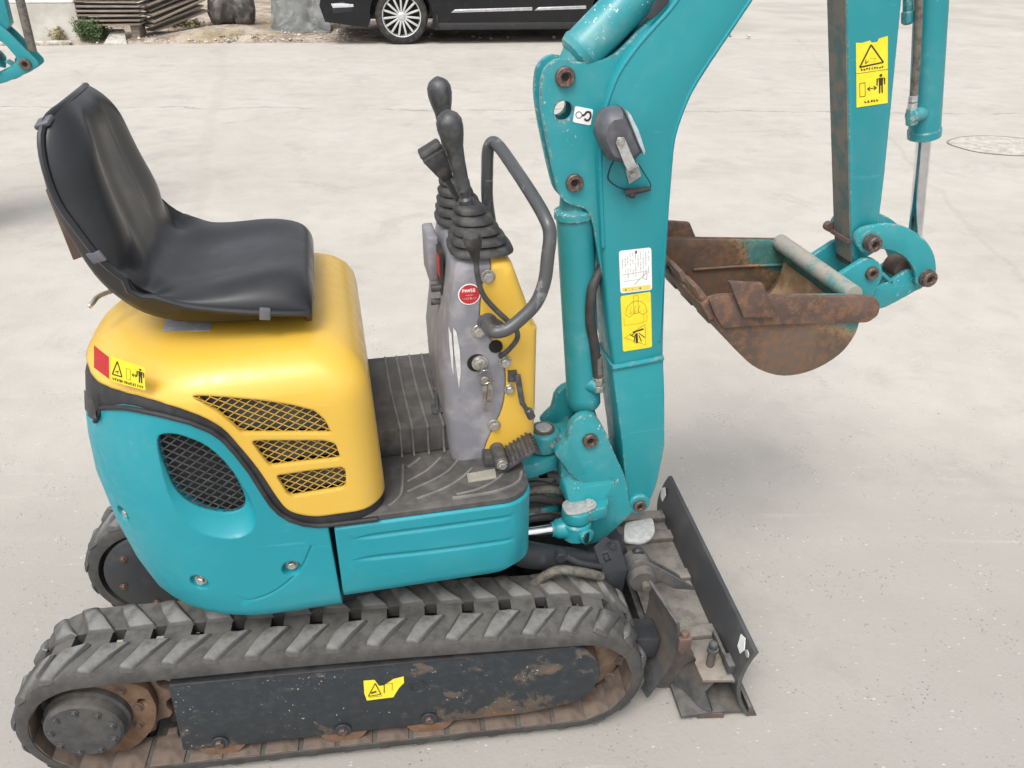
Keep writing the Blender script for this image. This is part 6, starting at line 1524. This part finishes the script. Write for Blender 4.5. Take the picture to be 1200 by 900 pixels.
weed(G.hit(124, 44, 2, 0.02).x, 0.34, 60, 0.20, 'leaf', 'green weed clump growing between the leaning slab and the planks', spread=0.12)
weed(G.hit(70, 48, 2, 0.02).x, 0.20, 22, 0.16, 'dry_leaf', 'sparse dry weed at the foot of the low wall', spread=0.08)
weed(G.hit(222, 35, 2, 0.02).x, 0.9, 80, 0.10, 'dry_leaf', 'yellowed dry weed patch on the dirt mound beside the planks', spread=0.30, z0=0.08)
weed(G.hit(285, 45, 2, 0.02).x, 0.35, 60, 0.05, 'dry_leaf', 'low dry weeds along the road edge left of the car', spread=0.35, z0=0.02)
# dark sacks and sheeting
def blob(cx, cy, cz, sx_, sy_, sz_, seed, amp=0.22, n=26):
    m = MB(); rg = []
    for i in range(n // 2 + 1):
        a = -math.pi / 2 + math.pi * i / (n // 2); r_ = []
        for q in range(n):
            t = 2 * math.pi * q / n; d = Vector((math.cos(a) * math.cos(t), math.cos(a) * math.sin(t), math.sin(a)))
            k = 1 + amp * noise.fractal(d * 1.6 + Vector((seed, 0, 0)), 1, 2, 4) + 0.08 * math.sin(5 * t + seed) * math.cos(a)
            p = Vector((d.x * sx_, d.y * sy_, d.z * sz_)) * k
            p.z = max(p.z, -sz_ * 0.75)
            r_.append(Vector((cx, cy, cz)) + p)
        rg.append(r_)
    m.rings(rg); return m
plain('sack_plastic', (0.055, 0.052, 0.048), 0.5, sc=9, other=(0.17, 0.16, 0.145), lo=0.45, hi=0.7, bmp=0.02)
plain('grey_sheet', (0.10, 0.105, 0.10), 0.55, sc=8, other=(0.20, 0.20, 0.19), lo=0.42, hi=0.68, bmp=0.02)
for (a, b, y, s, lb) in ((262, 12, 1.05, (0.18, 0.2, 0.25), 'dark grey tied sack on the dirt mound, nearer the planks'), (287, 10, 1.0, (0.16, 0.2, 0.26), 'dark grey sack leaning on the first, nearer the car')):
    p = G.hit(a, 22, 1, y); o = link('sack', blob(p.x, y, max(0.2, p.z + 0.12), *s, seed=a).mesh('sack', mats=['sack_plastic'], ang=80), None, GM); o['label'] = lb; o['category'] = 'sack'; o['group'] = 'dark sacks on the verge'
p0 = G.hit(318, 20, 1, 0.9).x; p1 = G.hit(388, 20, 1, 0.9).x
m = MB(); NN = 30
for j in range(13):
    for i in range(NN + 1):
        u_ = i / NN; v_ = j / 12; x = p0 + (p1 - p0) * u_ + 0.05 * noise.noise((v_ * 4, u_ * 3, 1)); y = 0.62 + 0.75 * v_ + 0.06 * noise.noise((u_ * 5, v_ * 5, 2)); z = 0.035 + 0.62 * v_ ** 1.4 + 0.07 * noise.fractal((u_ * 3, v_ * 4, 7), 1, 2, 4) * min(1, v_ * 4)
        m.v.append((x, y, z))
for j in range(12):
    for i in range(NN): m.f.append((j * (NN + 1) + i, j * (NN + 1) + i + 1, (j + 1) * (NN + 1) + i + 1, (j + 1) * (NN + 1) + i)); m.mi.append(0)
me = m.mesh('sheet', mats=['grey_sheet'], ang=80); o = link('plastic_sheet', me, None, GM); o['label'] = 'crumpled dark grey plastic sheet on the verge just ahead of the black car'; o['category'] = 'sheet'
md = o.modifiers.new('t', 'SOLIDIFY'); md.thickness = 0.006

# ------------------------------------------------------------------ parked car, nose to the left
plain('car_paint', (0.006, 0.007, 0.009), 0.2, sc=6, bmp=0, other=(0.010, 0.010, 0.012), spec=0.3); MAT['car_paint'].node_tree.nodes['Principled BSDF'].inputs['Coat Weight'].default_value = 0.25
plain('car_trim', (0.012, 0.012, 0.013), 0.55); plain('tyre', (0.018, 0.018, 0.018), 0.8, other=(0.07, 0.066, 0.06), sc=20)
plain('alloy', (0.62, 0.62, 0.62), 0.35, 0.5, sc=4, bmp=0, var=0.05); plain('glass', (0.01, 0.012, 0.014), 0.05, bmp=0); plain('headlight_glass', (0.5, 0.52, 0.55), 0.1, bmp=0)
wc = W.hit(472.5, 53, 2, 0.0); cg = G.I @ wc; CM = Matrix.Translation(wc + Vector((0, 0, 0))) @ Matrix.Rotation(R(ryaw), 4, 'Z') @ Matrix.Translation((0, 0.02, 0))
car = root('parked_car', 'black parked car with multi-spoke silver wheel and chrome door strip across the road', 'car', CM)
WR = 0.325
prof = [(-0.93, 0.30), (-0.96, 0.45), (-0.92, 0.62), (-0.80, 0.72), (-0.35, 0.84), (0.35, 0.93), (0.55, 0.97), (3.45, 1.02), (3.75, 0.95), (3.80, 0.60), (3.76, 0.30), (3.30, 0.22)]
def arch(cx): return [(cx + 0.385 * math.cos(R(a)), 0.335 + 0.385 * math.sin(R(a))) for a in range(-22, 203, 15)]
lower = [(-0.93, 0.27), (-0.42, 0.20)] + [(x, z) for x, z in reversed([(p[0], max(p[1], 0.19)) for p in arch(0)])] + [(0.40, 0.17), (2.35, 0.17)] + [(x, z) for x, z in reversed([(p[0], max(p[1], 0.19)) for p in arch(2.75)])] + [(3.15, 0.22), (3.76, 0.28), (3.82, 0.60), (3.76, 0.95), (3.45, 1.02), (0.55, 0.97), (0.35, 0.93), (-0.35, 0.84), (-0.80, 0.72), (-0.93, 0.62), (-0.98, 0.45)]
# side panels with arches, slightly curved in section, and the solid middle
m = MB(); inner_ = [(-0.93, 0.27), (3.76, 0.27), (3.82, 0.60), (3.76, 0.95), (3.45, 1.02), (0.55, 0.97), (0.35, 0.93), (-0.35, 0.84), (-0.80, 0.72), (-0.93, 0.62), (-0.98, 0.45)]
m.prism(inner_, 0.26, 1.60); link('body_core', m.mesh('body_core', mats=['car_paint'], bevel=0.03, seg=3), car)
for y0, y1 in ((0.0, 0.27), (1.59, 1.86)):
    m = MB(); n_ = len(lower)
    ya, yb = (y0, y1) if y0 == 0 else (y1, y0); sg = 1 if y0 == 0 else -1
    def bulge(z): return 0.045 * max(0, (z - 0.55)) ** 1.2 + 0.06 * max(0, 0.34 - z)
    m.add([Vector((x, ya + sg * bulge(z), z)) for x, z in lower] + [Vector((x, yb, z)) for x, z in lower], [(i, (i + 1) % n_, n_ + (i + 1) % n_, n_ + i) for i in range(n_)])
    tr = tessellate_polygon([[Vector((x, z, 0)) for x, z in lower]]); m.add([Vector((x, ya + sg * bulge(z), z)) for x, z in lower] + [Vector((x, yb, z)) for x, z in lower], [tuple(t) for t in tr] + [tuple(i + n_ for i in reversed(t)) for t in tr])
    bm = bmesh.new(); 
    me = m.mesh('body_side', mats=['car_paint'], ang=35); bm.from_mesh(me); bmesh.ops.remove_doubles(bm, verts=bm.verts, dist=1e-5); bmesh.ops.recalc_face_normals(bm, faces=bm.faces); bm.to_mesh(me); bm.free()
    for f in me.polygons: f.use_smooth = True
    me.set_sharp_from_angle(angle=R(35)); link('body_side', me, car)
m = MB(); gh = [(0.45, 0.96), (1.15, 1.38), (1.6, 1.45), (2.6, 1.45), (3.3, 1.30), (3.65, 1.0)]
m.rings([[Vector((x, 0.10 + (z - 0.96) * 0.25 if k == 0 else 1.76 - (z - 0.96) * 0.25, z)) for x, z in gh] for k in (0, 1)]); link('greenhouse', m.mesh('greenhouse', mats=['glass'], bevel=0.03), car)
m = MB(); m.box((2.1, 0.93, 1.455), (1.3, 1.2, 0.03)); link('roof', m.mesh('roof', mats=['car_paint'], bevel=0.012), car)
m = MB(); m.prism([(0.40, 0.17), (2.35, 0.17), (2.32, 0.25), (0.44, 0.25)], -0.006, 0.02); link('sill', m.mesh('sill', mats=['car_trim'], bevel=0.006), car)
m = MB(); m.box((0.435, 0.05, 0.26), (0.02, 0.14, 0.16)); link('mud_flap', m.mesh('mud_flap', mats=['car_trim'], bevel=0.004), car)
for xa_, xb_, za_, zb_ in ((0.60, 1.62, 0.385, 0.405), (1.64, 2.30, 0.405, 0.42)):
    m = MB(); m.add([Vector(v) for v in ((xa_, -0.006, za_ - 0.020), (xb_, -0.006, zb_ - 0.020), (xb_, -0.006, zb_ + 0.020), (xa_ + 0.06, -0.006, za_ + 0.018), (xa_, 0.02, za_ - 0.020), (xb_, 0.02, zb_ - 0.020), (xb_, 0.02, zb_ + 0.020), (xa_ + 0.06, 0.02, za_ + 0.018))], [(0, 1, 2, 3), (7, 6, 5, 4), (0, 4, 5, 1), (1, 5, 6, 2), (2, 6, 7, 3), (3, 7, 4, 0)])
    link('chrome_strip', m.mesh('chrome_strip', mats=['chrome'], bevel=0.005), car)
m = MB(); m.prism([(-0.82, 0.36), (-0.58, 0.38), (-0.60, 0.46), (-0.70, 0.50), (-0.84, 0.47)], -0.004, 0.03); fr_ = link('fog_light', m.mesh('fog_light', mats=['car_trim'], bevel=0.006), car)
m = MB(); m.prism([(-0.82, 0.425), (-0.57, 0.435), (-0.57, 0.465), (-0.70, 0.478), (-0.84, 0.475)], -0.012, 0.0); link('lamp_glass', m.mesh('lamp_glass', mats=['headlight_glass'], bevel=0.006), fr_)
m = MB(); m.prism([(-0.90, 0.60), (-0.50, 0.66), (-0.42, 0.76), (-0.80, 0.70)], -0.006, 0.05); link('headlight', m.mesh('headlight', mats=['headlight_glass'], bevel=0.008), car)
def wheel(cx, cy, f):
    m = MB(); m.lathe((cx, cy, WR), (cx, cy + f, WR), [(0.004, 0.235), (0.0, 0.25), (0.0, 0.29), (0.02, 0.318), (0.05, 0.325), (0.17, 0.325), (0.20, 0.31), (0.21, 0.25), (0.21, 0.20)], 40, cap=False)
    t_ = link('wheel', m.mesh('tyre', mats=['tyre'], ang=50), car)
    m = MB(); m.lathe((cx, cy, WR), (cx, cy + f, WR), [(0.0, 0.228), (-0.003, 0.238), (0.012, 0.240), (0.05, 0.222), (0.14, 0.215)], 40, cap=False); link('rim', m.mesh('rim', mats=['alloy'], ang=40), t_)
    m = MB(); m.lathe((cx, cy, WR), (cx, cy + f, WR), [(0.085, 0.215), (0.088, 0.0001)], 30); link('brake_disc', m.mesh('brake_disc', mats=['dark_core']), t_)
    sp_ = None
    for k in range(15):
        if sp_ is None:
            m = MB(); m.add([Vector(v) for v in ((-0.011, 0.02 * f, 0.03), (0.011, 0.02 * f, 0.03), (0.013, 0.012 * f, 0.232), (-0.013, 0.012 * f, 0.232), (-0.011, 0.05 * f, 0.03), (0.011, 0.05 * f, 0.03), (0.013, 0.05 * f, 0.232), (-0.013, 0.05 * f, 0.232))], [(0, 1, 2, 3), (7, 6, 5, 4), (0, 4, 5, 1), (1, 5, 6, 2), (2, 6, 7, 3), (3, 7, 4, 0)]); sp_ = m.mesh('spoke', mats=['alloy'], bevel=0.003)
        link('spoke', sp_, t_, Matrix.Translation((cx, cy, WR)) @ Matrix.Rotation(2 * math.pi * k / 15, 4, 'Y'))
    m = MB(); m.lathe((cx, cy, WR), (cx, cy + f, WR), [(0.0, 0.0001), (0.0, 0.028), (0.012, 0.045), (0.06, 0.05)], 24); link('hub_cap', m.mesh('hub_cap', mats=['alloy']), t_)
for cx in (0.0, 2.75): wheel(cx, 0.015, 1); wheel(cx, 1.845, -1)

# ================================================================== SECOND EXCAVATOR (its arm hangs into the picture at the top left)
pRw = H.M @ Vector((pR.x, -0.053, pR.z)); tgt = W.hit(31, 75, 2, pRw.z); dlt = tgt - pRw
EX2 = root('mini_excavator', 'teal arm and linkage of a second mini excavator at the top left edge', 'mini excavator', Matrix.Translation(dlt) @ EX.matrix_world)
skip = {'lug', 'guide_block', 'link_plate', 'bolt', 'pin_head', 'key', 'key_ring', 'hanging_key', 'warning_sticker', 'instruction_sticker', 'hook_sticker', 'torn_sticker', 'sticker_print', 'round_sticker', 'reflector', 'data_plate', 'clip', 'worn_patch', 'weld', 'edge_bead', 'decal_strip', 'red_label', 'mat_ribs', 'rear_sticker', 'plug', 'white_mark', 'plate_hole', 'lamp_wire', 'wire_connector', 'foot_pad', 'pedal_ribs', 'vent_grille', 'vent_backing', 'inlet_grille', 'work_lamp', 'lens', 'lamp_bracket', 'ignition_switch', 'switch_knob', 'switch_box', 'floor_latch', 'catch_lever', 'mud_clump', 'slot', 'bucket_link', 'hydraulic_hose', 'ribbed_hose', 'arm', 'bucket_cylinder', 'dozer_blade', 'blade_pivot', 'blade_bracket', 'blade_cylinder'}
base = lambda o: o.name.split('.')[0]
for o in list(EX.children):
    if base(o) in skip: continue
    c = o.copy(); COL.objects.link(c); c.parent = EX2
    if base(o) in ('side_panel', 'engine_hood', 'dozer_blade', 'rubber_track', 'seat', 'mini_excavator') and False: pass
    for s_ in list(o.children):
        if base(s_) in skip: continue
        d_ = s_.copy(); COL.objects.link(d_); d_.parent = c
H2 = Frame(O, 12.5); H2.M = Matrix.Translation(dlt) @ H.M; H2.I = H2.M.inverted()
lk2 = [(p.x, p.z) for p in (H2.hit(a, b, 1, -0.047) for a, b in ((-26, 26), (-8, 26), (2, 31), (12, 40), (44, 72), (45, 77), (36, 84), (22, 90), (8, 96), (-6, 100), (-10, 88), (4, 84), (14, 79), (20, 71), (18, 66), (4, 50), (-10, 44), (-24, 40)))]
for yy in (-0.047, 0.050):
    m = MB(); m.prism(rnd(lk2, 0.012, 3), yy, yy + 0.011); lo_ = link('bucket_link', m.mesh('bucket_link', mats=['teal_paint'], bevel=0.002), EX2, HM)
    if yy < 0:
        q = H2.hit(30, 75, 1, -0.047); bolt(lo_, (q.x, -0.048, q.z), r=0.026, kind='pin', mat='dull_pin', name='pin_head')
m = MB(); m.prism([(p.x, p.z) for p in (H2.hit(a, b, 1, -0.030) for a, b in ((5, 0), (12, 28), (2, 44), (-22, 44), (-30, 20), (-33, -10)))] + XZ([(965, -190), (975, -235), (1020, -250), (1060, -210), (1070, -130)], -0.030), -0.030, 0.030); link('arm', m.mesh('arm', mats=['teal_paint'], bevel=0.003), EX2, HM)
m = MB(); r0 = H2.hit(38, 60, 1, 0.0); r1 = H2.hit(21, -10, 1, 0.0); m.cyl(r0, r1, 0.020, 18); m.cyl(r1, r1 + (r1 - r0) * 1.4, 0.034, 24, 0.003); link('bucket_cylinder', m.mesh('bucket_cylinder', mats=['hose_dusty']), EX2, HM)
